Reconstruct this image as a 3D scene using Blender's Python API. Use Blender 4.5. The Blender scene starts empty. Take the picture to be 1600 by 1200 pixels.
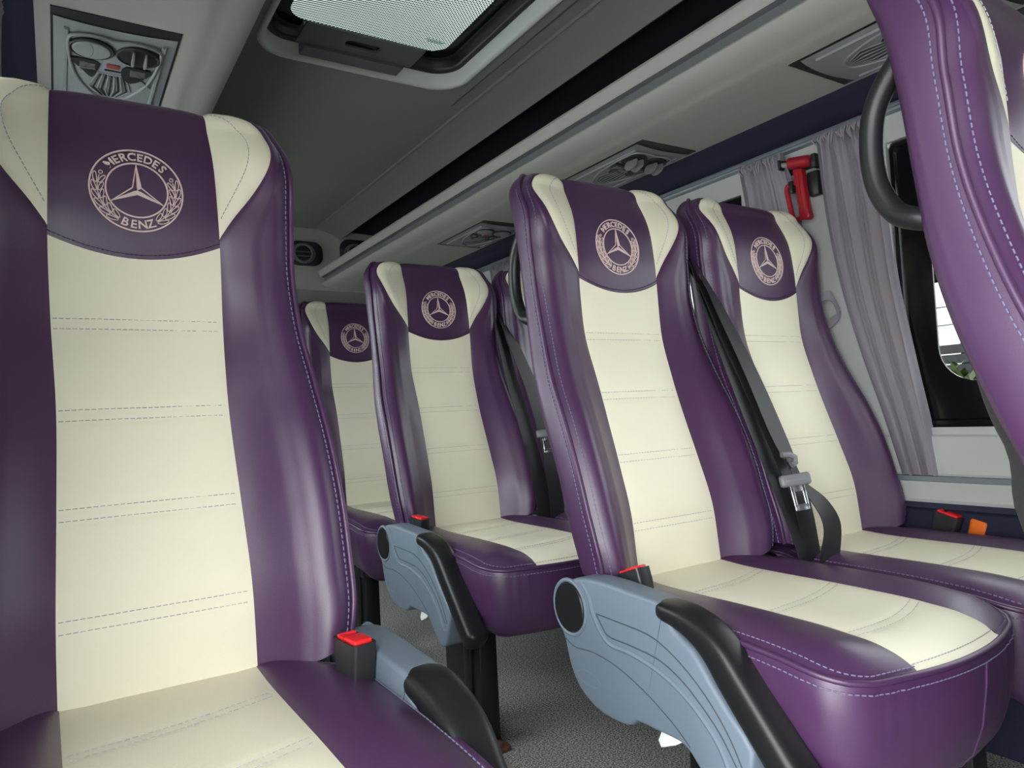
import bpy, bmesh, math, random
import numpy as np
from mathutils import Vector, Matrix
random.seed(7)
PI = math.pi
ZC = 0.74                      # camera height above the carpet; lengths below are in metres
sc = bpy.context.scene
COL = sc.collection

# ------------------------------------------------------------------ materials
def new_mat(name):
    m = bpy.data.materials.new(name); m.use_nodes = True
    nt = m.node_tree; b = nt.nodes['Principled BSDF']
    return m, nt, b
def plain(name, col, rough=.5, metal=0., bump=None, spec=.5, var=None, sheen=0.):
    m, nt, b = new_mat(name)
    b.inputs['Base Color'].default_value = (*col, 1)
    b.inputs['Roughness'].default_value = rough
    b.inputs['Metallic'].default_value = metal
    b.inputs['Specular IOR Level'].default_value = spec
    if sheen:
        b.inputs['Sheen Weight'].default_value = sheen
        b.inputs['Sheen Roughness'].default_value = .35
    tc = None
    if bump or var:
        tc = nt.nodes.new('ShaderNodeTexCoord')
    if bump:
        sc_, st, dist = bump
        n = nt.nodes.new('ShaderNodeTexNoise'); n.inputs['Scale'].default_value = sc_; n.inputs['Detail'].default_value = 3
        nt.links.new(tc.outputs['Object'], n.inputs['Vector'])
        bp = nt.nodes.new('ShaderNodeBump'); bp.inputs['Strength'].default_value = st; bp.inputs['Distance'].default_value = dist
        nt.links.new(n.outputs['Fac'], bp.inputs['Height']); nt.links.new(bp.outputs['Normal'], b.inputs['Normal'])
    if var:
        sc_, amt = var
        n = nt.nodes.new('ShaderNodeTexNoise'); n.inputs['Scale'].default_value = sc_; n.inputs['Detail'].default_value = 4
        nt.links.new(tc.outputs['Object'], n.inputs['Vector'])
        mx = nt.nodes.new('ShaderNodeMix'); mx.data_type = 'RGBA'
        mx.inputs['A'].default_value = (*[c * (1 - amt) for c in col], 1)
        mx.inputs['B'].default_value = (*[min(1, c * (1 + amt)) for c in col], 1)
        nt.links.new(n.outputs['Fac'], mx.inputs['Factor']); nt.links.new(mx.outputs['Result'], b.inputs['Base Color'])
    return m
def leather(name, col, rough, coat=0.):
    """soft artificial leather: fine grain plus slow undulation, slight colour drift"""
    m, nt, b = new_mat(name)
    tc = nt.nodes.new('ShaderNodeTexCoord')
    v = nt.nodes.new('ShaderNodeTexVoronoi'); v.inputs['Scale'].default_value = 700
    n = nt.nodes.new('ShaderNodeTexNoise'); n.inputs['Scale'].default_value = 9; n.inputs['Detail'].default_value = 2
    nt.links.new(tc.outputs['Object'], v.inputs['Vector']); nt.links.new(tc.outputs['Object'], n.inputs['Vector'])
    b1 = nt.nodes.new('ShaderNodeBump'); b1.inputs['Strength'].default_value = .10; b1.inputs['Distance'].default_value = .0008
    b2 = nt.nodes.new('ShaderNodeBump'); b2.inputs['Strength'].default_value = .35; b2.inputs['Distance'].default_value = .006
    nt.links.new(n.outputs['Fac'], b2.inputs['Height']); nt.links.new(v.outputs['Distance'], b1.inputs['Height'])
    nt.links.new(b2.outputs['Normal'], b1.inputs['Normal']); nt.links.new(b1.outputs['Normal'], b.inputs['Normal'])
    n2 = nt.nodes.new('ShaderNodeTexNoise'); n2.inputs['Scale'].default_value = 5; n2.inputs['Detail'].default_value = 3
    nt.links.new(tc.outputs['Object'], n2.inputs['Vector'])
    mx = nt.nodes.new('ShaderNodeMix'); mx.data_type = 'RGBA'
    mx.inputs['A'].default_value = (*[c * .94 for c in col], 1); mx.inputs['B'].default_value = (*[min(1, c * 1.06) for c in col], 1)
    nt.links.new(n2.outputs['Fac'], mx.inputs['Factor']); nt.links.new(mx.outputs['Result'], b.inputs['Base Color'])
    b.inputs['Roughness'].default_value = rough
    b.inputs['Coat Weight'].default_value = coat; b.inputs['Coat Roughness'].default_value = .35
    return m
def glass(name, tint, refl=.06):
    m = bpy.data.materials.new(name); m.use_nodes = True; nt = m.node_tree; nt.nodes.clear()
    o = nt.nodes.new('ShaderNodeOutputMaterial'); t = nt.nodes.new('ShaderNodeBsdfTransparent'); g = nt.nodes.new('ShaderNodeBsdfGlossy')
    t.inputs['Color'].default_value = (*tint, 1); g.inputs['Roughness'].default_value = .02
    mx = nt.nodes.new('ShaderNodeMixShader'); mx.inputs['Fac'].default_value = refl
    nt.links.new(t.outputs[0], mx.inputs[1]); nt.links.new(g.outputs[0], mx.inputs[2]); nt.links.new(mx.outputs[0], o.inputs['Surface'])
    return m
def dot_glass(name, tint, pitch, radius):
    """roof glass printed with a fine grid of dark dots"""
    m = bpy.data.materials.new(name); m.use_nodes = True; nt = m.node_tree; nt.nodes.clear()
    o = nt.nodes.new('ShaderNodeOutputMaterial')
    tc = nt.nodes.new('ShaderNodeTexCoord'); mp = nt.nodes.new('ShaderNodeMapping')
    mp.inputs['Rotation'].default_value = (0, 0, PI / 4); mp.inputs['Scale'].default_value = (1 / pitch, 1 / pitch, 0)
    fr = nt.nodes.new('ShaderNodeVectorMath'); fr.operation = 'FRACTION'
    sb = nt.nodes.new('ShaderNodeVectorMath'); sb.operation = 'SUBTRACT'; sb.inputs[1].default_value = (.5, .5, 0)
    ln = nt.nodes.new('ShaderNodeVectorMath'); ln.operation = 'LENGTH'
    lt = nt.nodes.new('ShaderNodeMath'); lt.operation = 'LESS_THAN'; lt.inputs[1].default_value = radius
    nt.links.new(tc.outputs['Object'], mp.inputs['Vector']); nt.links.new(mp.outputs['Vector'], fr.inputs[0])
    nt.links.new(fr.outputs[0], sb.inputs[0]); nt.links.new(sb.outputs[0], ln.inputs[0]); nt.links.new(ln.outputs['Value'], lt.inputs[0])
    t = nt.nodes.new('ShaderNodeBsdfTransparent'); t.inputs['Color'].default_value = (*tint, 1)
    d = nt.nodes.new('ShaderNodeBsdfDiffuse'); d.inputs['Color'].default_value = (.03, .035, .04, 1)
    mx = nt.nodes.new('ShaderNodeMixShader')
    nt.links.new(lt.outputs[0], mx.inputs['Fac']); nt.links.new(t.outputs[0], mx.inputs[1]); nt.links.new(d.outputs[0], mx.inputs[2])
    nt.links.new(mx.outputs[0], o.inputs['Surface'])
    return m
def carpet_mat():
    m, nt, b = new_mat('carpet')
    tc = nt.nodes.new('ShaderNodeTexCoord')
    n = nt.nodes.new('ShaderNodeTexNoise'); n.inputs['Scale'].default_value = 260; n.inputs['Detail'].default_value = 2
    r = nt.nodes.new('ShaderNodeValToRGB')
    r.color_ramp.elements[0].position = .38; r.color_ramp.elements[0].color = (.05, .049, .047, 1)
    r.color_ramp.elements[1].position = .72; r.color_ramp.elements[1].color = (.62, .61, .58, 1)
    nt.links.new(tc.outputs['Object'], n.inputs['Vector']); nt.links.new(n.outputs['Fac'], r.inputs['Fac']); nt.links.new(r.outputs['Color'], b.inputs['Base Color'])
    bp = nt.nodes.new('ShaderNodeBump'); bp.inputs['Strength'].default_value = .5; bp.inputs['Distance'].default_value = .002
    nt.links.new(n.outputs['Fac'], bp.inputs['Height']); nt.links.new(bp.outputs['Normal'], b.inputs['Normal'])
    b.inputs['Roughness'].default_value = .85
    return m
def leaf_mat(name, a, b_):
    m, nt, b = new_mat(name)
    tc = nt.nodes.new('ShaderNodeTexCoord'); n = nt.nodes.new('ShaderNodeTexNoise'); n.inputs['Scale'].default_value = 3.; n.inputs['Detail'].default_value = 4
    mx = nt.nodes.new('ShaderNodeMix'); mx.data_type = 'RGBA'; mx.inputs['A'].default_value = (*a, 1); mx.inputs['B'].default_value = (*b_, 1)
    nt.links.new(tc.outputs['Object'], n.inputs['Vector']); nt.links.new(n.outputs['Fac'], mx.inputs['Factor']); nt.links.new(mx.outputs['Result'], b.inputs['Base Color'])
    b.inputs['Roughness'].default_value = .6
    return m

M = {}
M['purple'] = leather('purple_leather', (.057, .0200, .067), .42, .36)
M['cream'] = leather('cream_leather', (.775, .735, .565), .50)
M['stitch_blue'] = plain('blue_thread', (.165, .150, .25), .8)
M['stitch_grey'] = plain('grey_thread', (.40, .39, .44), .7)
M['thread'] = plain('beige_thread', (.72, .56, .52), .55, bump=(900, .4, .0005))
M['grey_plastic'] = plain('blue_grey_plastic', (.140, .182, .225), .5, bump=(500, .08, .0006))
M['groove_and_shade'] = plain('seam_and_shade', (.045, .055, .07), .6)
M['black_plastic'] = plain('black_plastic', (.018, .018, .020), .38, bump=(420, .1, .0006))
M['satin_black'] = plain('black_soft_plastic', (.011, .011, .012), .38, bump=(600, .06, .0005), spec=.35)
M['back_plastic'] = plain('charcoal_plastic', (.026, .027, .030), .55, bump=(500, .2, .001))
M['tray'] = plain('dark_tray_plastic', (.085, .087, .095), .5, bump=(500, .2, .001))
M['black_metal'] = plain('black_painted_steel', (.0045, .0045, .005), .4, var=(14, .4))
M['rust'] = plain('rusty_steel', (.10, .045, .025), .8, var=(60, .6))
M['red'] = plain('red_plastic', (.75, .015, .02), .35)
M['dark_red'] = plain('deep_red_plastic', (.34, .010, .020), .38)
M['orange'] = plain('orange_plastic', (.85, .17, .015), .4)
M['chrome'] = plain('bright_steel', (.62, .64, .66), .25, 1.)
M['dull_steel'] = plain('dull_zinc', (.45, .46, .45), .4, .8)
M['web'] = plain('black_webbing', (.011, .011, .013), .5, bump=(1200, .3, .0006))
M['grip'] = plain('grey_grip_plastic', (.16, .17, .18), .4)
M['tag_white'] = plain('white_foam', (.75, .77, .76), .8, bump=(90, .4, .003))
M['cloth'] = plain('grey_lilac_cloth', (.27, .25, .285), .85, bump=(300, .15, .001), sheen=.2)
M['ceil'] = plain('headliner_grey', (.19, .192, .182), .75, bump=(350, .08, .0008), var=(4, .05))
M['trim'] = plain('warm_light_grey_trim', (.36, .355, .325), .5, bump=(300, .06, .0008))
M['trim_dark'] = plain('mid_grey_trim', (.13, .14, .145), .5)
M['rim'] = plain('pale_hatch_trim', (.50, .52, .49), .5)
M['wallgrey'] = plain('wall_lining_grey', (.46, .475, .46), .6, bump=(200, .1, .001))
M['navy'] = plain('navy_lining', (.013, .013, .040), .7, bump=(200, .1, .001))
M['rack_black'] = plain('rack_lining', (.006, .006, .012), .8)
M['rail'] = plain('painted_rail', (.20, .235, .26), .4, .3)
M['vent'] = plain('vent_grey', (.225, .24, .25), .5)
M['vent_dark'] = plain('vent_dark', (.012, .013, .015), .5)
M['lens'] = plain('smoked_lens', (.085, .09, .092), .2)
M['button_red'] = plain('button_dull_red', (.22, .05, .05), .5)
M['frit_and_shade'] = plain('glass_border_and_shade', (.006, .006, .007), .12, spec=.3)
M['pane'] = glass('tinted_pane', (.55, .56, .56), .05)
M['clear'] = glass('clear_pane', (.92, .95, .94), .04)
M['screen'] = glass('green_tinted_windscreen', (.42, .43, .42), .05)
M['dim'] = glass('smoked_pane', (.20, .205, .205), .05)
M['hatch'] = dot_glass('dotted_roof_glass', (.27, .295, .283), .0075, .33)
M['sticker'] = plain('pale_sticker', (.75, .85, .8), .5)
nt_ = M['sticker'].node_tree; tl_ = nt_.nodes.new('ShaderNodeBsdfTranslucent'); tl_.inputs['Color'].default_value = (.8, .88, .84, 1)
nt_.links.new(tl_.outputs[0], nt_.nodes['Material Output'].inputs['Surface'])
M['ink'] = plain('sticker_ink', (.10, .16, .17), .5)
M['carpet'] = carpet_mat()
M['track'] = plain('black_ribbed_track', (.012, .012, .012), .5)
M['track_edge'] = plain('beige_track_edge', (.23, .20, .16), .6)
M['white_wall'] = plain('white_cladding', (.80, .82, .84), .6)
M['fence'] = plain('slate_fence', (.010, .012, .013), .6, var=(8, .4))
M['bounce_paving'] = plain('bounce_concrete', (.50, .50, .49), .9, var=(6, .1))
M['tarmac'] = plain('dark_tarmac', (.09, .09, .09), .9, var=(10, .3))
M['grass'] = leaf_mat('lawn_green', (.012, .03, .006), (.025, .05, .01))
M['leaf'] = leaf_mat('leaves', (.012, .035, .004), (.055, .085, .010))
M['bark'] = plain('bark', (.10, .075, .05), .9, var=(20, .4))

# ------------------------------------------------------------------ mesh builder
class MB:
    def __init__(self): self.v = []; self.f = []; self.m = []
    def add(self, vs, fs, mi=0):
        o = len(self.v); self.v += [tuple(map(float, p)) for p in vs]
        self.f += [tuple(i + o for i in f) for f in fs]; self.m += [mi] * len(fs)
    def grid(self, rows, mi=0, flip=False, closed=False):
        n = len(rows[0]); fs = []
        for i in range(len(rows) - 1):
            for j in range(n if closed else n - 1):
                k = (j + 1) % n
                a, b, c, d = i * n + j, i * n + k, (i + 1) * n + k, (i + 1) * n + j
                fs.append((a, d, c, b) if flip else (a, b, c, d))
        self.add([p for r in rows for p in r], fs, mi)
    def box(self, a, b, mi=0):
        x0, y0, z0 = [min(p, q) for p, q in zip(a, b)]; x1, y1, z1 = [max(p, q) for p, q in zip(a, b)]
        vs = [(x0, y0, z0), (x1, y0, z0), (x1, y1, z0), (x0, y1, z0), (x0, y0, z1), (x1, y0, z1), (x1, y1, z1), (x0, y1, z1)]
        self.add(vs, [(0, 3, 2, 1), (4, 5, 6, 7), (0, 1, 5, 4), (1, 2, 6, 5), (2, 3, 7, 6), (3, 0, 4, 7)], mi)
    def bm(self, fn, mi=0, mtx=None):
        b = bmesh.new(); fn(b)
        if mtx is not None: bmesh.ops.transform(b, matrix=mtx, verts=b.verts)
        b.verts.index_update()
        self.add([v.co[:] for v in b.verts], [[v.index for v in f.verts] for f in b.faces], mi); b.free()
    def rbox(self, size, r, mtx=None, mi=0, seg=3):
        def fn(b):
            bmesh.ops.create_cube(b, size=1.)
            for v in b.verts: v.co = Vector([c * s for c, s in zip(v.co, size)])
            bmesh.ops.bevel(b, geom=list(b.edges), offset=r, segments=seg, profile=.5, affect='EDGES')
        self.bm(fn, mi, mtx)
    def prism(self, outline, depth, r=0., mtx=None, mi=0, seg=2):
        """outline in (a,b) extruded along the third axis from 0 to depth; edges rounded by r"""
        def fn(b):
            vs = [b.verts.new((p[0], p[1], 0)) for p in outline]
            f = b.faces.new(vs); b.normal_update()
            if f.normal.z > 0: f.normal_flip()
            ret = bmesh.ops.extrude_face_region(b, geom=[f])
            nv = [g for g in ret['geom'] if isinstance(g, bmesh.types.BMVert)]
            bmesh.ops.translate(b, vec=(0, 0, depth), verts=nv)
            b.normal_update()
            if r:
                es = [e for e in b.edges if abs(e.verts[0].co.z - e.verts[1].co.z) < 1e-6]
                bmesh.ops.bevel(b, geom=es, offset=r, segments=seg, profile=.5, affect='EDGES')
            bmesh.ops.recalc_face_normals(b, faces=b.faces)
        self.bm(fn, mi, mtx)
    def tube(self, path, r, mi=0, n=10, closed=False, cap=True, scale=None):
        P = [Vector(p) for p in path]; k = len(P); rows = []
        up = None
        for i in range(k):
            if closed: t = P[(i + 1) % k] - P[i - 1]
            else: t = P[min(i + 1, k - 1)] - P[max(i - 1, 0)]
            t.normalize()
            if up is None:
                up = Vector((0, 0, 1)) if abs(t.z) < .9 else Vector((1, 0, 0))
            s = t.cross(up); s.normalize(); up = s.cross(t); up.normalize()
            rr = r[i] if isinstance(r, (list, tuple)) else r
            a, b = scale or (1, 1)
            rows.append([P[i] + s * rr * a * math.cos(2 * PI * j / n) + up * rr * b * math.sin(2 * PI * j / n) for j in range(n)])
        if closed: rows.append(rows[0])
        self.grid(rows, mi, closed=True)
        if cap and not closed:
            self.add(rows[0], [tuple(range(n))[::-1]], mi); self.add(rows[-1], [tuple(range(n))], mi)
    def ribbon(self, pts, wid, th=.0016, mi=0):
        """flat strap: centre points with width vectors, given thickness"""
        A = []
        k = len(pts)
        for i in range(k):
            p = Vector(pts[i]); w = Vector(wid[i]); t = Vector(pts[min(i + 1, k - 1)]) - Vector(pts[max(i - 1, 0)])
            n = t.cross(w); n.normalize(); n *= th / 2
            A.append([p - w / 2 - n, p + w / 2 - n, p + w / 2 + n, p - w / 2 + n])
        self.grid(A, mi, closed=True)
        self.add(A[0], [(3, 2, 1, 0)], mi); self.add(A[-1], [(0, 1, 2, 3)], mi)
    def disc(self, c, r, axis='z', depth=.004, mi=0, n=28, ry=None):
        ry = ry or r; c = Vector(c)
        ax = {'x': (Vector((0, 1, 0)), Vector((0, 0, 1)), Vector((1, 0, 0))), 'y': (Vector((1, 0, 0)), Vector((0, 0, 1)), Vector((0, 1, 0))), 'z': (Vector((1, 0, 0)), Vector((0, 1, 0)), Vector((0, 0, 1)))}[axis]
        R = []
        for s, z in ((1, 0), (1, depth * .6), (.96, depth), (.5, depth)):
            R.append([c + ax[0] * r * s * math.cos(2 * PI * j / n) + ax[1] * ry * s * math.sin(2 * PI * j / n) + ax[2] * z for j in range(n)])
        self.grid(R, mi, closed=True); self.add(R[-1], [tuple(range(n))], mi); self.add(R[0], [tuple(range(n))[::-1]], mi)
    def dash(self, a, b, r, mi=0):
        self.tube([a, b], r, mi, n=4, cap=False)
    def mesh(self, name, mats, smooth=40):
        me = bpy.data.meshes.new(name); me.from_pydata(self.v, [], self.f)
        for m in mats: me.materials.append(M[m])
        me.polygons.foreach_set('material_index', self.m)
        if smooth:
            me.polygons.foreach_set('use_smooth', [True] * len(me.polygons))
            me.update(); me.set_sharp_from_angle(angle=math.radians(smooth))
        me.update(); return me
    def build(self, name, mats, parent=None, smooth=40, loc=None):
        return link(name, self.mesh(name, mats if isinstance(mats, (list, tuple)) else [mats], smooth), parent, loc)
def link(name, data, parent=None, loc=None):
    o = bpy.data.objects.new(name, data); COL.objects.link(o)
    if parent is not None: o.parent = parent
    if loc is not None: o.location = loc
    return o
def tag(o, label, cat, group=None):
    o['label'] = label; o['category'] = cat
    if group: o['group'] = group
    return o
def thing(name, label, cat, loc=(0, 0, 0), rz=0, group=None):
    o = bpy.data.objects.new(name, None); COL.objects.link(o); o.empty_display_size = .1
    o.location = loc; o.rotation_euler = (0, 0, rz)
    return tag(o, label, cat, group)
def struct(o): o['kind'] = 'structure'; return o
def copy_tree(o, parent=None):
    c = o.copy(); COL.objects.link(c)
    if parent is not None: c.parent = parent
    for ch in list(o.children): copy_tree(ch, c)
    return c
def smooth_path(pts, n=6, closed=False):
    P = [Vector(p) for p in pts]; k = len(P); out = []
    rng = range(k) if closed else range(k - 1)
    for i in rng:
        if closed: a, b, c, d = P[i - 1], P[i], P[(i + 1) % k], P[(i + 2) % k]
        else: a, b, c, d = P[max(i - 1, 0)], P[i], P[i + 1], P[min(i + 2, k - 1)]
        for j in range(n):
            t = j / n
            out.append(.5 * ((2 * b) + (c - a) * t + (2 * a - 5 * b + 4 * c - d) * t * t + (3 * b - a - 3 * c + d) * t ** 3))
    if not closed: out.append(P[-1])
    return out
def nearer(t, k): return [(z * k, y * k) for z, y in t]
def hermite(xs, ys):
    """monotone-ish cubic through a table"""
    xs = np.array(xs, float); ys = np.array(ys, float); d = np.gradient(ys, xs)
    def f(x):
        x = min(max(x, xs[0]), xs[-1]); i = min(max(int(np.searchsorted(xs, x)) - 1, 0), len(xs) - 2)
        h = xs[i + 1] - xs[i]; t = (x - xs[i]) / h
        return ((1 + 2 * t) * (1 - t) ** 2 * ys[i] + t * (1 - t) ** 2 * h * d[i] + t * t * (3 - 2 * t) * ys[i + 1] + t * t * (t - 1) * h * d[i + 1])
    return f
def sstep(a, b, x):
    t = min(max((x - a) / (b - a), 0), 1); return t * t * (3 - 2 * t)

# ------------------------------------------------------------------ seat back surface
ZB, ZT, RR = -.305, .430, .028
ZEND = ZT + RR * PI / 2
zk = [-.34, -.26, -.18, -.10, -.02, .06, .14, .22, .30, .38, .43]
F_yc = hermite(zk, [-.124, -.119, -.110, -.086, -.059, -.033, -.009, -.003, -.001, .012, .036])
F_yp = hermite(zk, [-.153, -.152, -.138, -.116, -.085, -.046, -.016, .003, .006, .012, .045])
F_yr = hermite(zk, [-.090, -.080, -.064, -.043, -.009, .021, .043, .053, .060, .074, .092])
F_w = hermite([-.34, -.30, -.26, -.18, -.10, -.02, .06, .14, .22, .30, .38, .405, .43, .455, ZEND],
              [.196, .208, .2135, .2165, .217, .2145, .2090, .2005, .198, .201, .2025, .2005, .192, .176, .155])
F_xc = hermite([-.34, -.2, -.08, .03, .15, .25, .30, .40, ZEND], [.102, .102, .0985, .096, .099, .100, .099, .096, .093])
F_xo = hermite([.262, .29, .33, .37, .395, .42, .44, .458, ZEND], [.0995, .117, .146, .168, .176, .177, .169, .152, .120])
def rollz(q):
    if q <= ZT: return q, 0.
    p = (q - ZT) / RR
    return ZT + RR * math.sin(p), p
def lift(q, a): return .036 * sstep(.45, 1.05, a) * (1 - sstep(ZB, ZB + .16, q))
def surf(x, q):
    w = F_w(q); a = min(abs(x) / w, 1.)
    zt = min(q, ZT); yc, yp = F_yc(zt), F_yp(zt)
    head = sstep(.20, .34, zt)
    s = sstep(.44, .90, a); r = max(0, (a - .84) / .16) ** 2
    y = yc + (yp - yc - .017) * s + .021 * r - .004 * (1 - head) * s
    z, p = rollz(q)
    if p: y += RR * (1 - math.cos(p))
    return Vector((x, y, z + ZC + lift(q, a)))
def surf_n(x, q, off):
    p = surf(x, q)
    if not off: return p
    e = .002
    dx = surf(x + e, q) - surf(x - e, q); dz = surf(x, min(q + e, ZEND)) - surf(x, q - e)
    n = dx.cross(dz); n.normalize()
    return p + n * off
def puff(s, t, amp, k=6): return amp * (1 - abs(2 * s - 1) ** k) * (1 - abs(2 * t - 1) ** k) - .0012
SEAM = [.146, .032, -.081, -.198]
def arc(x): return .226 + .024 * (x / .1) ** 2
def insert_pt(s, q, extra=0):
    xc = F_xc(q); x = -xc + 2 * xc * s
    o = .0035 * (1 - abs(2 * s - 1) ** 6) - .001
    for z in SEAM:
        for dz in (0, -.013): o -= .0022 * math.exp(-((q - z - dz) / .0045) ** 2) * (1 - abs(2 * s - 1) ** 8)
    return surf_n(x, q, o + extra)
def head_pt(s, q, extra=0):
    xc = F_xc(q); x = -xc + 2 * xc * s; lo = arc(x); t = (q - lo) / (ZEND - lo)
    return surf_n(x, q, puff(s, min(max(t, 0), .75), .004) + extra)
def qlist(a, b, step=.007):
    n = max(2, int((b - a) / step)); return [a + (b - a) * i / n for i in range(n + 1)]
def dashes(mb, pts, r, on, off, mi):
    """broken thread along a dense polyline"""
    acc = 0.; P = [Vector(p) for p in pts]; start = None; draw = True; left = on; cur = P[0]; start = cur
    for b in P[1:]:
        while True:
            d = (b - cur).length
            if d < left: left -= d; cur = b; break
            cur = cur.lerp(b, left / d)
            if draw: mb.dash(start, cur, r, mi); left = off
            else: left = on
            draw = not draw; start = cur

CACHE = {}
def cached(key, fn):
    if key not in CACHE: CACHE[key] = fn()
    return CACHE[key]

def m_backrest():
    mb = MB(); qs = qlist(ZB, ZEND, .008)
    # bolsters (front, both sides)
    for sg in (-1, 1):
        rows = []
        for q in qs:
            xi = F_xc(q) if q < .262 else max(F_xo(q), F_xc(q)); xo = F_w(q)
            rows.append([])
            for j in range(19):
                s = j / 18; x = xi + (xo - xi) * s
                o = .003 * (1 - abs(2 * s - 1) ** 6) * (1 if s < .5 else 1 - s) - .001
                rows[-1].append(surf_n(sg * x, q, o))
        mb.grid(rows, 0, flip=(sg < 0))
        pp = [surf(sg * F_w(q), q) for q in qs]
        mb.tube([p + Vector((sg * .001, -.001, 0)) for p in pp], .0042, 0, n=8)
        dashes(mb, [surf_n(sg * (F_w(q) - .010), q, .0012) for q in qs if q < ZT], .00095, .0048, .0028, 1)
    # side and rear cover
    rows = []
    for q in qs:
        w = F_w(q); zt = min(q, ZT); z, p = rollz(q)
        yf = surf(w, q).y; yr = F_yr(zt)
        if p:
            ym = surf(w, ZEND).y; yr = ym + (F_yr(ZT) - ym) * math.cos(p)
        bul = .028 * sstep(-.33, -.1, zt) * (math.cos(p) if p else 1)
        L = []
        d = yr - yf
        prof = [(1., 0), (1.004, .18), (1.006, .4), (1.004, .62), (.99, .82), (.96, .95), (.9, 1.0)]
        for fx, fy_ in prof: L.append((w * fx, yf + d * fy_))
        for fx in (.75, .5, .25, 0): L.append((w * fx, yr + bul * (1 - (fx / .9) ** 2)))
        full = [(-x, y) for x, y in L] + [(x, y) for x, y in L[-2::-1]]
        rows.append([(x, y, z + ZC + lift(q, min(1, abs(x) / w))) for x, y in full])
    mb.grid(rows, 0, flip=True)
    n = len(rows[0])
    mb.grid([rows[0], [surf(F_w(ZB) * (-1 + 2 * j / (n - 1)), ZB) + Vector((0, .004, .001)) for j in range(n)]], 0)
    for sg, jx in ((-1, 1), (1, n - 2)):
        pts = [Vector(r[jx]) + Vector((sg * .0012, -.001, 0)) for r, q in zip(rows, qs) if q < ZT]
        dashes(mb, pts, .00095, .0048, .0028, 1)
    return mb.mesh('backrest', ['purple', 'stitch_blue'], 50)
def m_insert():
    mb = MB(); rows = []
    n, mcols = 90, 16
    for i in range(n + 1):
        r = []
        for j in range(mcols + 1):
            s = j / mcols; x = -F_xc(.24) * (1 - 2 * s); hi = arc(x)
            r.append(insert_pt(s, ZB + (hi - ZB) * i / n))
        rows.append(r)
    mb.grid(rows, 0)
    for z in SEAM:
        for dz in (0, -.013):
            dashes(mb, [insert_pt(.01 + .98 * j / 24, z + dz, .0005) for j in range(25)], .00055, .0048, .0020, 1)
    return mb.mesh('backrest_insert', ['cream', 'stitch_grey'], 50)
def m_head():
    mb = MB(); rows = []
    for i in range(41):
        r = []
        for j in range(21):
            s = j / 20; x = -F_xc(.25) * (1 - 2 * s); lo = arc(x)
            q = lo + (ZEND - lo) * i / 40
            r.append(head_pt(s, q))
        rows.append(r)
    mb.grid(rows, 0)
    dashes(mb, [head_pt(j / 30, arc(-.1 + .2 * j / 30) + .006, .0012) for j in range(31)], .0006, .0035, .002, 0)
    return mb.mesh('headrest_panel', ['purple'], 50)
def m_wing(sg):
    mb = MB(); rows = []
    qs = qlist(.262, ZEND, .006)
    def pt(s, q, e=0):
        xi, xo = F_xc(q), max(F_xo(q), F_xc(q) + .0002); x = xi + (xo - xi) * s
        t = (q - .262) / (ZEND - .262)
        return surf_n(sg * x, q, puff(s, min(t, .75), .0055 * min(1, (xo - xi) / .05), 4) + e)
    for q in qs: rows.append([pt(j / 12, q) for j in range(13)])
    mb.grid(rows, 0, flip=(sg < 0))
    sp = smooth_path([(.02, ZT + .026, 0), (.22, ZT + .022, 0), (.44, ZT + .010, 0), (.58, .415, 0), (.62, .390, 0), (.60, .36, 0), (.50, .328, 0), (.36, .304, 0), (.14, .288, 0)], 8)
    dashes(mb, [pt(max(0, p.x), p.y, .0008) for p in sp], .0006, .0045, .002, 1)
    return mb.mesh('headrest_wing', ['cream', 'stitch_grey'], 50)

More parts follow.
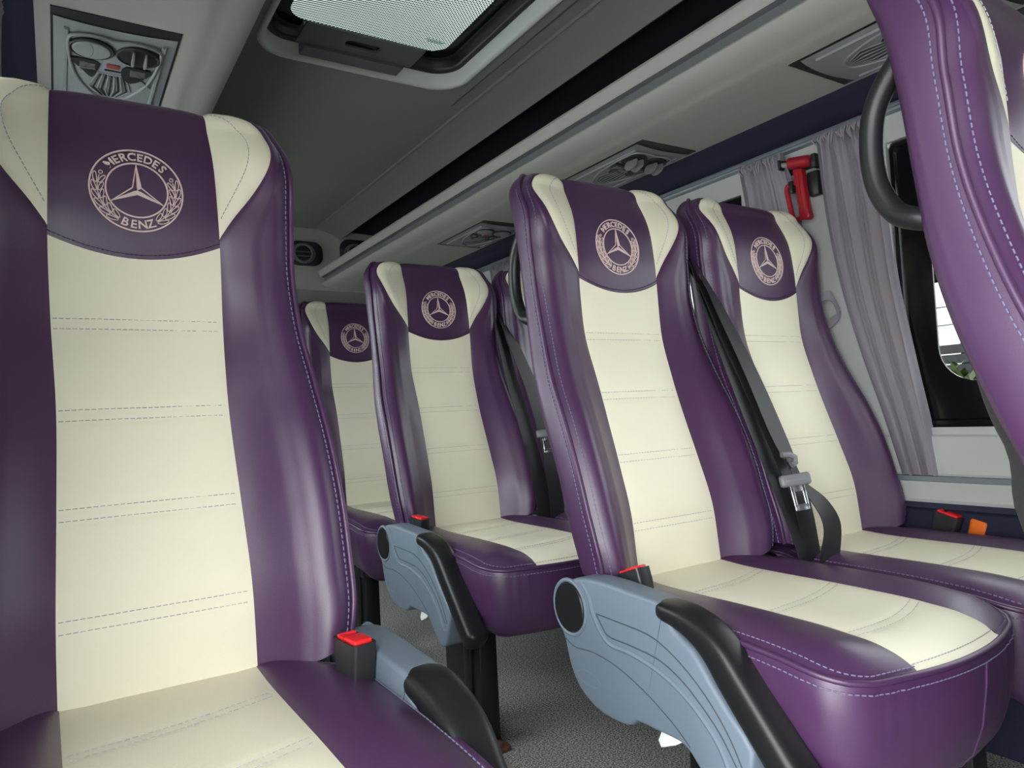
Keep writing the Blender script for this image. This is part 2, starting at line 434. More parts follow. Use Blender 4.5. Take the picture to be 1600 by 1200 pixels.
# embroidered badge ------------------------------------------------------------
def glyph(ch, size):
    c = bpy.data.curves.new('g', 'FONT'); c.body = ch; c.size = size; c.offset = .018 * size; c.resolution_u = 3
    o = bpy.data.objects.new('g', c); COL.objects.link(o)
    dg = bpy.context.evaluated_depsgraph_get(); me = o.evaluated_get(dg).to_mesh()
    vs = [tuple(v.co[:2]) for v in me.vertices]; fs = [tuple(p.vertices) for p in me.polygons]
    o.evaluated_get(dg).to_mesh_clear(); bpy.data.objects.remove(o); bpy.data.curves.remove(c)
    return vs, fs
def m_emblem():
    mb = MB(); R = .0545; zc = .317
    V, Fc = [], []
    def poly(pts):
        o = len(V); V.extend(pts); Fc.append(tuple(range(o, o + len(pts))))
    def stroke(pts, w, closed=False):
        P = [Vector(p) for p in pts]; k = len(P)
        L = []
        for i in range(k):
            t = (P[(i + 1) % k] - P[i - 1]) if closed else (P[min(i + 1, k - 1)] - P[max(i - 1, 0)])
            n = Vector((-t.y, t.x)); n.normalize(); L.append((P[i] + n * w / 2, P[i] - n * w / 2))
        o = len(V)
        for a, b in L: V.extend([tuple(a), tuple(b)])
        for i in range(k if closed else k - 1):
            j = (i + 1) % k; Fc.append((o + 2 * i, o + 2 * i + 1, o + 2 * j + 1, o + 2 * j))
    def pol(r, a): return (r * math.sin(a), r * math.cos(a))          # a measured clockwise from the top
    for r in (R, R * .665): stroke([pol(r, 2 * PI * i / 96) for i in range(96)], .0019, True)
    # three-pointed star, each arm one stitched half and one outlined half
    for k, flip in ((0, 1), (1, 1), (2, -1)):
        a = 2 * PI * k / 3; tip = pol(R * .64, a)
        for sg in (-1, 1):
            base = pol(R * .115, a + sg * PI / 3)
            if sg == flip: poly([tip, base, (0, 0)][::sg] if True else None)
            else:
                stroke([tip, base], .0013); stroke([tuple(.9 * c for c in tip), tuple(.06 * R * c / (R * .64) for c in tip)], .0010)
    # lettering round the ring
    def text(word, size, rad, a0, a1, inside):
        gl = [glyph(c, size) for c in word]
        for i, (vs, fs) in enumerate(gl):
            x0 = min(v[0] for v in vs); x1 = max(v[0] for v in vs); cx = (x0 + x1) / 2
            a = a0 + (a1 - a0) * i / (len(word) - 1); o = len(V); h = size * .35
            for (x, y) in vs:
                if not inside: V.append(pol(rad + (y - h), a + (x - cx) / rad))
                else: V.append(pol(rad - (y - h), a - (x - cx) / rad))
            Fc.extend([tuple(i2 + o for i2 in f) for f in fs])
    text('MERCEDES', .0150, R * .835, math.radians(-43.5), math.radians(43.5), False)
    text('BENZ', .0150, R * .835, math.radians(180 + 19), math.radians(180 - 19), True)
    # laurel branches
    for sg in (-1, 1):
        a0, a1 = math.radians(151), math.radians(70)
        stroke([pol(R * .835, sg * (a0 + (a1 - a0) * i / 20)) for i in range(21)], .0011)
        for k in range(6):
            a = a0 + (a1 - a0) * (k + .1) / 6
            for side in (-1, 1):
                c = []
                for i in range(14):
                    u = 2 * PI * i / 14
                    la, lb = .0066 * math.cos(u), .0021 * math.sin(u)
                    ang = .35 * side
                    al = la * math.cos(ang) - lb * math.sin(ang); rd = la * math.sin(ang) + lb * math.cos(ang)
                    c.append(pol(R * .835 + side * .0040 + rd, sg * (a - .115 - al / (R * .835))))
                stroke(c, .0010, True)
        c = [pol(R * .835 + .0022 * math.sin(2 * PI * i / 10), sg * (a1 - .09 + .05 * math.cos(2 * PI * i / 10))) for i in range(10)]
        stroke(c, .0009, True)
    xc = F_xc(zc)
    def mp(x, y, e):
        q = zc + y; xq = F_xc(q); return head_pt((x / xq + 1) / 2, q, e)
    top = [mp(x, y, .0017) for x, y in V]; bot = [mp(x, y, .0002) for x, y in V]
    mb.add(top, Fc, 0)
    # thickness: skirt the outer outline of every face
    cnt = {}
    for f in Fc:
        for i in range(len(f)):
            e = (f[i], f[(i + 1) % len(f)]); k = tuple(sorted(e)); cnt.setdefault(k, []).append(e)
    o = len(V); edges = [v[0] for v in cnt.values() if len(v) == 1]
    mb.add(top + bot, [(b, a, a + o, b + o) for a, b in edges], 0)
    me = mb.mesh('embroidered_emblem', ['thread'], 30)
    b = bmesh.new(); b.from_mesh(me); bmesh.ops.recalc_face_normals(b, faces=b.faces)
    for f in b.faces:
        pass
    b.to_mesh(me); b.free()
    return me

# cushion -----------------------------------------------------------------------
CY0, CYF = -.075, -.600
F_cz = hermite([-.62, -.60, -.575, -.55, -.50, -.40, -.25, -.07], [-.338, -.325, -.311, -.303, -.297, -.293, -.292, -.290])
F_pz = hermite([-.62, -.575, -.50, -.40, -.30, -.07], [-.334, -.326, -.312, -.303, -.300, -.298])
def c_hw(t):
    y = CY0 + (CYF - CY0) * t
    if y > -.535: return .2115 - .050 * sstep(-.215, -.10, y)
    d = min((-.535 - y) / .066, 1.); return .2115 - .050 * (1 - math.sqrt(max(0, 1 - d * d)))
def c_pt(s, t, off=0.):
    """s across -1..1, t rear 0 .. front 1"""
    hw = c_hw(t); x = hw * s
    y = CY0 + (CYF - CY0) * t + .030 * s * s * sstep(.55, 1, t)
    a = abs(s)
    yy = CY0 + (CYF - CY0) * t
    z = F_cz(yy) + .007 * sstep(.45, .75, a) * (1 - sstep(.86, 1, t))
    zp = F_pz(y)
    e = max(0, (a - .72) / .28) ** 2.2
    z = z * (1 - e) + zp * e
    return Vector((x, y, z + off + ZC))
def c_ring(n=40):
    """outline from the left rear corner, along the side, the front, to the right rear corner"""
    P = [c_pt(-1, i / n) for i in range(n)] + [c_pt(-1 + 2 * j / 40, 1) for j in range(41)] + [c_pt(1, 1 - i / n) for i in range(1, n + 1)]
    return P
XCI = .101
def m_cushion():
    mb = MB()
    for sg in (-1, 1):
        rows = []
        for i in range(61):
            t = i / 60; a0 = XCI / c_hw(t)
            rows.append([c_pt(sg * (a0 + (1 - a0) * j / 14), t, .003 * (1 - abs(2 * (j / 14) - 1) ** 6) * (1 - t ** 8) - .001) for j in range(15)])
        mb.grid(rows, 0, flip=(sg > 0))
        path = [c_pt(sg * (1 - .010 / c_hw(.12 + .81 * i / 70)), .12 + .81 * i / 70, .0020) for i in range(71)]
        path += smooth_path([path[-1], c_pt(sg * .945, .953, .0021), c_pt(sg * .925, .972, .0022), c_pt(sg * .88, .983, .0022), c_pt(sg * .80, .985, .0022)], 5)[1:]
        path += [c_pt(sg * (.80 - (.80 - XCI / c_hw(.985)) * j / 16), .985, .0022) for j in range(1, 17)]
        dashes(mb, path, .00095, .0048, .0028, 1)
    ring = c_ring(); n = len(ring); cen = Vector((0, -.33, 0))
    mb.tube([p + Vector((0, 0, -.0005)) for p in ring], .0042, 0, n=8)
    rows = []
    for k, (inset, dz) in enumerate(((.0, .0), (-.004, -.012), (-.006, -.04), (-.004, -.09), (.004, -.125), (.016, -.143), (.035, -.150))):
        r = []
        for i, p in enumerate(ring):
            a, b = ring[max(i - 1, 0)], ring[min(i + 1, n - 1)]
            t = b - a; nrm = Vector((t.y, -t.x, 0)); nrm.normalize()
            if (p - cen).dot(nrm) < 0: nrm = -nrm
            front = sstep(-.30, -.62, p.y) if False else min(max((-.25 - p.y) / .3, 0), 1)
            wr = .0
            if k in (1, 2) and p.y < -.52 and abs(abs(p.x) - .17) < .06: wr = .0013 * math.sin(i * 2.4)
            q = p - nrm * (inset + .010 * front * (-dz / .15) - wr); q = Vector((q.x, q.y, p.z + dz * (.90 + .10 * front)))
            r.append(q)
        rows.append(r)
    mb.grid(rows, 0, flip=False)
    mb.add(rows[-1], [tuple(range(n))], 0)
    # back face under the backrest
    mb.add([r[0] for r in rows] + [r[-1] for r in rows], [(i, i + 1, i + 8, i + 7) for i in range(6)], 0)
    low = [rows[1][i] for i in range(n)]
    def outw(i, d):
        a, b = ring[max(i - 1, 0)], ring[min(i + 1, n - 1)]; t = b - a; nrm = Vector((t.y, -t.x, 0)); nrm.normalize()
        if (ring[i] - cen).dot(nrm) < 0: nrm = -nrm
        return rows[1][i] + nrm * d
    dashes(mb, [outw(i, .0012) for i in range(n)], .00095, .0048, .0028, 1)
    # upright join on the front skirt
    fi = min(range(n), key=lambda i: abs(ring[i].x - .035) + (0 if ring[i].y < -.55 else 9))
    mb.tube([rows[k][fi] + Vector((-.006 * k, -.0006, 0)) for k in range(1, 6)], .0016, 0, n=6)
    b_me = mb.mesh('seat_cushion', ['purple', 'stitch_blue'], 50)
    b = bmesh.new(); b.from_mesh(b_me); bmesh.ops.recalc_face_normals(b, faces=b.faces); b.to_mesh(b_me); b.free()
    return b_me
CARC = [.225, .365, .490]
def m_cushion_insert():
    mb = MB(); rows = []
    def yarc(s, k, d): return -(CARC[k] + d) - .012 * (1 - s * s) - .008 * s * (1 if k < 2 else .5) * -1 + .010 * s
    def pt(s, y, e=0):
        t = (y - CY0) / (CYF - CY0); a = XCI / c_hw(t) * s
        o = .0035 * (1 - abs(s) ** 6) * (1 - sstep(.9, 1, t)) - .001
        for k in range(3):
            for d in (0, .013):
                o -= .0018 * math.exp(-((y - yarc(s, k, d)) / .0045) ** 2) * (1 - s ** 8)
        o -= .0016 * math.exp(-((y + .588) / .004) ** 2)
        return c_pt(a, t, o + e)
    for i in range(101):
        y = CY0 + (CYF - CY0) * i / 100
        rows.append([pt(-1 + j / 8, y) for j in range(17)])
    mb.grid(rows, 0, flip=True)
    for k in range(3):
        for d in (0, .013):
            dashes(mb, [pt(-.97 + 1.94 * j / 30, yarc(-.97 + 1.94 * j / 30, k, d), .0005) for j in range(31)], .0006, .0048, .002, 1)
    dashes(mb, [pt(-.97 + 1.94 * j / 30, -.586, .0008) for j in range(31)], .0007, .0048, .002, 1)
    return mb.mesh('cushion_insert', ['cream', 'stitch_grey'], 50)

# armrest (drawn for the left-hand side of a seat; sg mirrors it) ------------------
ARM = [(-.131, -.264), (-.112, -.272), (-.094, -.285), (-.080, -.305), (-.079, -.323), (-.083, -.343), (-.097, -.364), (-.108, -.403), (-.130, -.435), (-.166, -.455),
       (-.201, -.460), (-.226, -.460), (-.247, -.456), (-.260, -.446), (-.295, -.446), (-.340, -.446), (-.362, -.456), (-.385, -.480), (-.405, -.497), (-.425, -.500), (-.440, -.490), (-.450, -.465),
       (-.463, -.418), (-.432, -.385), (-.404, -.354), (-.375, -.319), (-.343, -.300), (-.331, -.278), (-.331, -.269), (-.300, -.265), (-.264, -.263), (-.225, -.260), (-.188, -.2585), (-.160, -.2595)]
PAD = [(-.331, -.268), (-.350, -.2675), (-.366, -.269), (-.389, -.276), (-.410, -.288), (-.424, -.304), (-.437, -.318), (-.476, -.364), (-.514, -.410), (-.555, -.458), (-.557, -.470), (-.545, -.476),
       (-.520, -.474), (-.500, -.460), (-.463, -.418), (-.432, -.385), (-.404, -.354), (-.375, -.319), (-.343, -.3005), (-.322, -.295), (-.310, -.289), (-.312, -.279)]
def arm_mtx(sg, x0):  # outline (a,b)->(y,z), depth-> away from the aisle
    return Matrix(((0, 0, -sg, x0 * sg), (1, 0, 0, 0), (0, 1, 0, ZC), (0, 0, 0, 1)))
def m_arm(sg):
    mb = MB()
    ol = [tuple(p[:2]) for p in smooth_path([(a, b, 0) for a, b in ARM], 2, True)]
    mb.prism(ol, .046, .006, arm_mtx(sg, .250), 0, 3)
    X = lambda d: sg * (.250 + d)
    def line(pts, r, d, mi): mb.tube([(X(d), p.x, p.y + ZC) for p in smooth_path([(a, b, 0) for a, b in pts], 5)], r, mi, n=8)
    line([(-.152, -.268), (-.166, -.285), (-.178, -.317), (-.207, -.347), (-.256, -.351), (-.309, -.361), (-.350, -.377), (-.385, -.400), (-.414, -.430), (-.430, -.465)], .0048, -.0022, 0)
    line([(-.099, -.362), (-.126, -.372), (-.169, -.370), (-.221, -.377), (-.280, -.397), (-.332, -.424), (-.362, -.446)], .0011, -.0004, 1)
    line([(-.183, -.309), (-.227, -.311), (-.291, -.315), (-.327, -.326), (-.366, -.348), (-.402, -.378), (-.430, -.412), (-.448, -.445)], .0013, -.0005, 1)  # dark line painting the shade along the recess's upper edge
    line([(-.183, -.310), (-.195, -.325), (-.210, -.337), (-.257, -.3395), (-.311, -.345), (-.352, -.361), (-.386, -.385), (-.415, -.412), (-.439, -.446)], .0013, -.0005, 1)  # painted shade again, along the recess's lower edge
    sl = [(-.130, -.412), (-.143, -.404), (-.172, -.407), (-.182, -.414), (-.173, -.425), (-.140, -.422)]
    mb.tube([(X(-.0016), p.x, p.y + ZC) for p in smooth_path([(a, b, 0) for a, b in sl], 4, True)], .0024, 0, n=6, closed=True)
    mb.tube([(X(-.0012), -.117 + .040 * math.cos(2 * PI * i / 30), -.3115 + ZC + .043 * math.sin(2 * PI * i / 30)) for i in range(30)], .0035, 0, n=8, closed=True)
    return mb.mesh('armrest', ['grey_plastic', 'groove_and_shade'], 35)
def m_pad(sg):
    mb = MB()
    C = smooth_path([(-.300, -.2775, .0), (-.318, -.2785, .0), (-.350, -.2835, 0), (-.382, -.2955, 0), (-.408, -.3145, 0), (-.434, -.346, 0), (-.480, -.400, 0), (-.522, -.449, 0), (-.546, -.472, 0)], 7)
    n = len(C); rows = []; acc = 0
    L = [0]
    for i in range(1, n): L.append(L[-1] + (C[i] - C[i - 1]).length)
    for i in range(n):
        t = C[min(i + 1, n - 1)] - C[max(i - 1, 0)]; t.normalize(); nr = Vector((-t.y, t.x, 0))
        if nr.y < 0: nr = -nr
        d = min(L[i], L[-1] - L[i]); e0 = .030 if L[i] < L[-1] / 2 else .016
        k = 1 if d > e0 else math.sqrt(max(0, 1 - (1 - d / e0) ** 2)) * .97 + .03
        hx = .0262 * k; hn = (.0135 + .0095 * sstep(0, .16, L[i])) * (.35 + .65 * k)
        r = []
        for j in range(24):
            u = 2 * PI * j / 24; c = .62
            px = hx * math.copysign(abs(math.cos(u)) ** c, math.cos(u)); pn = hn * math.copysign(abs(math.sin(u)) ** c, math.sin(u))
            r.append((sg * (.229 + px), C[i].x + nr.x * pn, C[i].y + nr.y * pn + ZC))
        rows.append(r)
    mb.grid(rows, 0, closed=True); mb.add(rows[0], [tuple(range(24))[::-1]], 0); mb.add(rows[-1], [tuple(range(24))], 0)
    me = mb.mesh('armrest_pad', ['satin_black'], 60)
    b = bmesh.new(); b.from_mesh(me); bmesh.ops.recalc_face_normals(b, faces=b.faces); b.to_mesh(me); b.free()
    return me
def m_cap(sg):
    mb = MB(); mb.disc((sg * .2485, -.117, -.3115 + ZC), .0365, 'x', .005 * sg, 0, 32, .039)
    return mb.mesh('pivot_cap', ['satin_black'], 35)
def m_clip(sg):
    mb = MB(); b = [(-.300, -.440), (-.297, -.452), (-.291, -.463), (-.296, -.472), (-.306, -.468), (-.314, -.464), (-.322, -.461), (-.336, -.452), (-.334, -.440)]
    mb.prism(b, .020, .002, arm_mtx(sg, .240), 0, 2)
    return mb.mesh('foam_packing', ['tag_white'], 40)
def m_buckle():
    mb = MB()
    prof = [(-.150, .012, .017), (-.06, .0135, .020), (-.02, .0155, .0255), (0, .0155, .0265)]
    rows = []
    for z, a, b in prof:
        c = .32; ring = []
        for i in range(20):
            u = 2 * PI * i / 20; ring.append((a * math.copysign(abs(math.cos(u)) ** c, math.cos(u)), b * math.copysign(abs(math.sin(u)) ** c, math.sin(u)), z))
        rows.append(ring)
    mb.grid(rows, 0, closed=True); mb.add(rows[0], [tuple(range(20))[::-1]], 0)
    lip = [(x * .84, y * .84, 0) for x, y, z in rows[-1]]; lo = [(x, y, -.004) for x, y, z in lip]
    mb.grid([rows[-1], lip, lo], 0, closed=True); mb.add(lo, [tuple(range(20))], 0)
    mb.tube([(.0157, 0, -.12), (.0162, .002, -.03), (.0162, .003, -.004)], .0009, 0, n=6)
    return mb.mesh('belt_buckle', ['black_plastic'], 40)
def m_button():
    mb = MB(); mb.rbox((.0235, .026, .007), .0025, Matrix.Translation((0, -.0075, .0005))); mb.rbox((.0235, .006, .006), .002, Matrix.Translation((0, .0175, .0005)))
    mb.box((-.0118, .005, -.004), (-.004, .015, .003)); 
    return mb.mesh('release_button', ['red'], 40)
def m_leg(x):
    mb = MB(); z0 = ZC
    mb.rbox((.046, .165, .30), .004, Matrix.Translation((x, -.365, .155)), 0, 2)
    mb.rbox((.010, .030, .28), .003, Matrix.Translation((x - .026, -.40, .15)), 0, 2)
    mb.rbox((.056, .215, .012), .003, Matrix.Translation((x, -.372, .0065)), 1, 2)
    mb.rbox((.022, .022, .014), .004, Matrix.Translation((x, -.466, .016)), 1, 2)
    return mb.mesh('leg', ['black_metal', 'rust'], 40)
def m_frame():
    mb = MB()
    mb.rbox((.36, .035, .03), .004, Matrix.Translation((0, -.44, .278)), 0, 2)
    mb.rbox((.36, .035, .03), .004, Matrix.Translation((0, -.27, .278)), 0, 2)
    for x in (-.16, .16):
        mb.rbox((.03, .42, .03), .004, Matrix.Translation((x, -.28, .285)), 0, 2)
        mb.rbox((.014, .05, .15), .004, Matrix.Translation((x * 1.12, -.085, .365)), 0, 2)
    mb.rbox((.34, .02, .075), .004, Matrix.Translation((0, -.078, .41)), 0, 2)
    return mb.mesh('seat_frame', ['black_metal'], 40)
def m_shell():
    """moulded plastic shell over the lower rear of the backrest"""
    mb = MB(); rows = []
    for i in range(25):
        z = .10 - .37 * i / 24
        w = .150 + .030 * sstep(.10, .0, z); tk = .004 + .022 * sstep(.10, -.05, z) + .022 * sstep(-.05, -.12, z)
        r = []
        for j in range(21):
            s = -1 + j / 10
            y = F_yr(z) + .028 * (1 - min(1, (abs(s) * w / (.9 * F_w(z)))) ** 2) + tk * (1 - abs(s) ** 8) - .003
            r.append((s * w, y, z + ZC))
        rows.append(r)
    inner = [[(x, y - .012 if 0 < j < 20 else y - .006, z) for j, (x, y, z) in enumerate(r)] for r in rows]
    mb.grid(rows, 0, flip=True); mb.grid(inner, 0)
    mb.grid([rows[0], inner[0]], 0); mb.grid([rows[-1], inner[-1]], 0)
    me = mb.mesh('back_shell', ['back_plastic'], 50)
    b = bmesh.new(); b.from_mesh(me); bmesh.ops.recalc_face_normals(b, faces=b.faces); b.to_mesh(me); b.free()
    return me
def m_handle(sg):
    mb = MB(); x = sg * .181
    P = [(x * .93, .030, .372), (x, .048, .352), (x, .072, .330), (x, .090, .300), (x, .096, .262), (x, .092, .222), (x, .076, .190), (x, .052, .176), (x * .93, .020, .170)]
    mb.tube([p + Vector((0, 0, ZC)) for p in smooth_path(P, 6)], .0118, 0, n=16)
    return mb.mesh('grab_handle', ['satin_black'], 60)

def seat(label, X, Y, rz, aisle=-1, arm=True, handle=False, buckle=True, legs=(-1,), lever=False, shell=True, group='leather bus seats'):
    t = thing('bus_seat', label, 'seat', (X, Y, 0), rz, group)
    P = lambda nm, key, fn, par=t: link(nm, cached(key, fn), par)
    P('backrest', 'back', m_backrest); P('backrest_insert', 'ins', m_insert)['label'] = 'cream quilted backrest panel'
    h = P('headrest_panel', 'head', m_head)
    P('embroidered_emblem', 'emb', m_emblem, h)['label'] = 'beige embroidered round star emblem'
    for sg in (-1, 1): P('headrest_wing', ('wing', sg), lambda sg=sg: m_wing(sg))['label'] = 'cream side panel of the headrest'
    P('seat_cushion', 'cus', m_cushion); P('cushion_insert', 'cin', m_cushion_insert)['label'] = 'cream quilted cushion panel'
    if arm:
        a = P('armrest', ('arm', aisle), lambda: m_arm(aisle)); a['label'] = 'grey plastic armrest folded down'
        P('armrest_pad', ('pad', aisle), lambda: m_pad(aisle), a)['label'] = 'black grip of the armrest'
        P('pivot_cap', ('cap', aisle), lambda: m_cap(aisle), a)['label'] = 'black round pivot cap'
        P('foam_packing', ('clip', aisle), lambda: m_clip(aisle), a)['label'] = 'white foam showing under the armrest'
    if buckle:
        b = P('belt_buckle', 'bk', m_buckle); b.location = (buckle[0], buckle[1], buckle[2] + ZC); b.rotation_euler = buckle[3]
        P('release_button', 'bt', m_button, b)['label'] = 'red release button'
    for s in legs: P('leg', ('leg', s), lambda s=s: m_leg(s * .150))
    P('seat_frame', 'frm', m_frame)
    if shell: P('back_shell', 'shl', m_shell)['label'] = 'charcoal plastic rear shell'
    if handle: P('grab_handle', ('hnd', aisle), lambda: m_handle(aisle))['label'] = 'black grab loop behind the headrest'
    if lever:
        mb = MB(); mb.rbox((.014, .034, .040), .006, Matrix.Translation((.2185, -.302, -.283 + ZC)) @ Matrix.Rotation(.25, 4, 'X'), 0, 3)
        mb.rbox((.010, .012, .06), .003, Matrix.Translation((.2185, -.292, -.318 + ZC)), 0, 2)
        mb.build('recline_lever', 'orange', t)['label'] = 'orange recline lever'
    return t
RZ = math.radians(.82)
sL = seat('purple and cream leather seat on its own left of the aisle, largest emblem', .096, 1.042, RZ, aisle=1, arm=True, legs=(1, -1), buckle=(.185, -.232, -.247, (0.05, 0, PI * .5 * .1)))
sA = seat('purple and cream aisle seat left of the hanging belt with steel tongue, big grey armrest', .936, 1.066, RZ, handle=True, legs=(-1, 1), buckle=(-.182, -.195, -.252, (-.35, .0, 0)))
sB = seat('purple and cream window seat with the orange lever, below the red hammer', 1.366, 1.053, RZ, arm=False, lever=True, legs=(-1,), buckle=(.2035, -.255, -.254, (.30, 0, 0)))
sC = seat('purple and cream aisle seat in the second row, red buckle above its dark grey armrest', .950, 1.876, RZ, legs=(-1,), buckle=(-.185, -.20, -.246, (.12, 0, .15)))
sD = seat('rearmost purple and cream aisle seat, half hidden behind two nearer seats, no armrest', .956, 2.589, RZ, arm=False, buckle=None, legs=(-1,))
sE = seat('purple window seat in the second row, mostly hidden behind hanging black webbing', 1.375, 1.868, RZ, arm=False, buckle=None, legs=(-1,))
sF = seat('purple seat seen from its stitched side with big black loop handle', .921, .334, RZ, handle=True, legs=(-1,), buckle=None)
# bolts beside the lone seat's buckle
mb = MB(); mb.tube([(.150, -.075, -.315 + ZC), (.228, -.075, -.315 + ZC)], .012, 0, n=10); mb.disc((.186, -.075, -.315 + ZC), .019, 'x', .016, 0, 6); mb.disc((.160, -.075, -.315 + ZC), .016, 'x', .012, 0, 10)
mb.build('pivot_bolt', 'dull_steel', sL)['label'] = 'bright steel pivot bolt'

# ------------------------------------------------------------------ seat belts
def W3(p): return Vector((p[0], p[1], p[2] + ZC))
def strap(mb, pts, wid, n=6):
    P = smooth_path([W3(p) for p in pts], n); Wd = smooth_path([Vector(w) for w in wid], n); mb.ribbon(P, Wd)
def tongue(par, loc, rx, rz, tilt=0):
    mt = Matrix.Translation(W3(loc)) @ Matrix.Rotation(rz, 4, 'Z') @ Matrix.Rotation(tilt, 4, 'Y') @ Matrix.Rotation(rx, 4, 'X')
    mb = MB(); mb.rbox((.056, .015, .022), .005, None, 0, 3); mb.rbox((.040, .018, .010), .003, Matrix.Translation((0, 0, -.001)), 0, 2)
    g = mb.build('latch_grip', 'grip', par); g.matrix_local = mt
    mb = MB()
    for a, b in (((-.0135, -.046), (-.0070, .004)), ((.0070, -.046), (.0135, .004)), ((-.0135, -.046), (.0135, -.034)), ((-.0135, -.012), (.0135, .004))):
        mb.rbox((b[0] - a[0], .004, b[1] - a[1]), .0012, Matrix.Translation(((a[0] + b[0]) / 2, -.002, (a[1] + b[1]) / 2 - .010)), 0, 2)
    p = mb.build('latch_plate', 'chrome', par); p.matrix_local = mt; p['label'] = 'chrome latch tongue'
tB = thing('seat_belt', 'black seat belt hanging between the front pair of seats, steel tongue and twisted loop', 'seat belt', (0, 0, 0), 0, 'hanging seat belts')
mb = MB()
strap(mb, [(1.150, 1.115, .325), (1.148, 1.075, .300), (1.142, 1.040, .215), (1.138, .985, .085), (1.140, .930, -.050), (1.144, .880, -.170), (1.150, .845, -.270), (1.152, .840, -.330)],
      [(.020, .012, 0), (.030, .020, 0), (.040, .018, 0), (.044, .012, 0), (.046, .006, 0), (.046, .002, 0), (.046, 0, 0), (.046, 0, 0)])
strap(mb, [(1.158, 1.115, .330), (1.160, 1.070, .300), (1.170, 1.020, .190), (1.176, .960, .060), (1.172, .905, -.060), (1.164, .870, -.120)],
      [(.020, .012, 0), (.030, .020, .004), (.042, .012, .004), (.046, .004, 0), (.044, .0, 0), (.030, 0, 0)])
strap(mb, [(1.150, 1.110, .315), (1.154, 1.055, .255), (1.160, 1.000, .130), (1.166, .940, .0), (1.168, .890, -.110), (1.172, .858, -.200), (1.172, .838, -.330)],
      [(.022, .010, 0), (.034, .008, 0), (.040, .0, 0), (.040, -.006, 0), (.040, -.010, 0), (.044, -.004, 0), (.040, 0, 0)])
strap(mb, [(1.150, .872, -.112), (1.156, .856, -.145), (1.166, .838, -.170), (1.180, .820, -.200), (1.188, .812, -.235), (1.182, .815, -.280), (1.174, .820, -.335)],
      [(.006, .006, .010), (.012, .010, .012), (.028, .018, .020), (.042, .014, .026), (.050, .0, .016), (.050, -.006, .004), (.048, 0, 0)])
mb.build('webbing', 'web', tB)
tongue(tB, (1.136, .845, -.145), -.25, -.55, -.10)
mb = MB(); mb.tube([W3(p) for p in [(1.138, .872, -.100), (1.152, .866, -.100), (1.162, .862, -.106), (1.163, .862, -.116), (1.154, .864, -.120)]], .006, 0, n=8)
mb.build('webbing_stop', 'grip', tB)
tC = thing('seat_belt', 'black seat belt hanging beside the second-row aisle seat, small steel tongue', 'seat belt', (0, 0, 0), 0, 'hanging seat belts')
mb = MB()
strap(mb, [(1.152, 1.940, .345), (1.152, 1.900, .325), (1.148, 1.855, .230), (1.146, 1.800, .090), (1.146, 1.735, -.060), (1.150, 1.690, -.200), (1.152, 1.670, -.330)],
      [(.016, .012, 0), (.028, .018, 0), (.040, .014, 0), (.045, .008, 0), (.046, .004, 0), (.046, 0, 0), (.046, 0, 0)])
strap(mb, [(1.166, 1.940, .345), (1.170, 1.895, .320), (1.184, 1.835, .200), (1.198, 1.770, .060), (1.196, 1.720, -.060), (1.190, 1.680, -.190), (1.186, 1.660, -.330)],
      [(.016, .012, 0), (.030, .018, 0), (.046, .010, 0), (.050, .004, 0), (.046, 0, 0), (.046, 0, 0), (.046, 0, 0)])
mb.build('webbing', 'web', tC)
mb = MB(); mb.rbox((.034, .03, .03), .008, Matrix.Translation(W3((1.159, 1.945, .352))), 0, 3); mb.build('belt_guide', 'black_plastic', tC)
mb = MB(); mb.rbox((.034, .03, .03), .008, Matrix.Translation(W3((1.153, 1.122, .333))), 0, 3); mb.build('belt_guide', 'black_plastic', tB)
tongue(tC, (1.180, 1.692, -.058), -.25, -.4, -.05)

# ------------------------------------------------------------------ shell of the bus
XR, XL, YF, YR, YQ = 1.60, -.14, -1.75, 4.00, 3.60
Y0, Y1 = YF, YR
def extrude(mb, prof, y0, y1, mi=0, flip=False, rows=2):
    mb.grid([[(x, y0 + (y1 - y0) * i / (rows - 1), z + ZC) for x, z in prof] for i in range(rows)], mi, flip)
def bevel_profile(pts, n=4):
    return [(p.x, p.y) for p in smooth_path([(a, b, 0) for a, b in pts], n)]
mb = MB(); mb.box((XL - .05, YF, -.04), (XR + .05, YR, 0)); struct(mb.build('floor', 'carpet', smooth=0))
mb = MB(); mb.box((.742, -1.2, .0), (.778, 1.455, .006)); 
for k in range(5): mb.box((.746 + .0065 * k, -1.2, .006), (.749 + .0065 * k, 1.455, .009))
struct(mb.build('trim_1', 'track', smooth=0))
mb = MB(); mb.box((.7785, -1.2, .0), (.792, 1.60, .007)); struct(mb.build('trim_2', 'track_edge', smooth=0))

# ceiling: headliner with the hatch hole, ridges and mouldings along both sides
HX0, HX1, HY0, HY1 = .462, 1.050, 1.05, 1.910
ZH = 1.0
mir = lambda prof: [(1.48 - x, z) for x, z in prof]
mb = MB()
def slab(x0, x1, y0, y1): mb.box((x0, y0, ZH + ZC), (x1, y1, ZH + .012 + ZC))
slab(.34, HX0, YF, YQ); slab(HX1, 1.14, YF, YQ); slab(HX0, HX1, YF, HY0); slab(HX0, HX1, HY1, YQ)
side = [(1.135, 1.0), (1.143, .9975), (1.147, .9995), (1.160, .9985), (1.172, .994), (1.185, .992), (1.235, .976), (1.252, .966), (1.268, .955), (1.276, .958), (1.276, 1.012)]
extrude(mb, side, YF, YQ, 0); extrude(mb, mir(side), YF, YQ, 0, True)
struct(mb.build('ceiling', 'ceil', smooth=30))
mb = MB()
mb.tube([(1.146, YF, ZH - .0005 + ZC), (1.146, YQ, ZH - .0005 + ZC)], .0022, 0, n=6)
mb.tube([(1.094, YF, ZH + .0005 + ZC), (1.094, 2.0, ZH + .0005 + ZC)], .0028, 1, n=6)
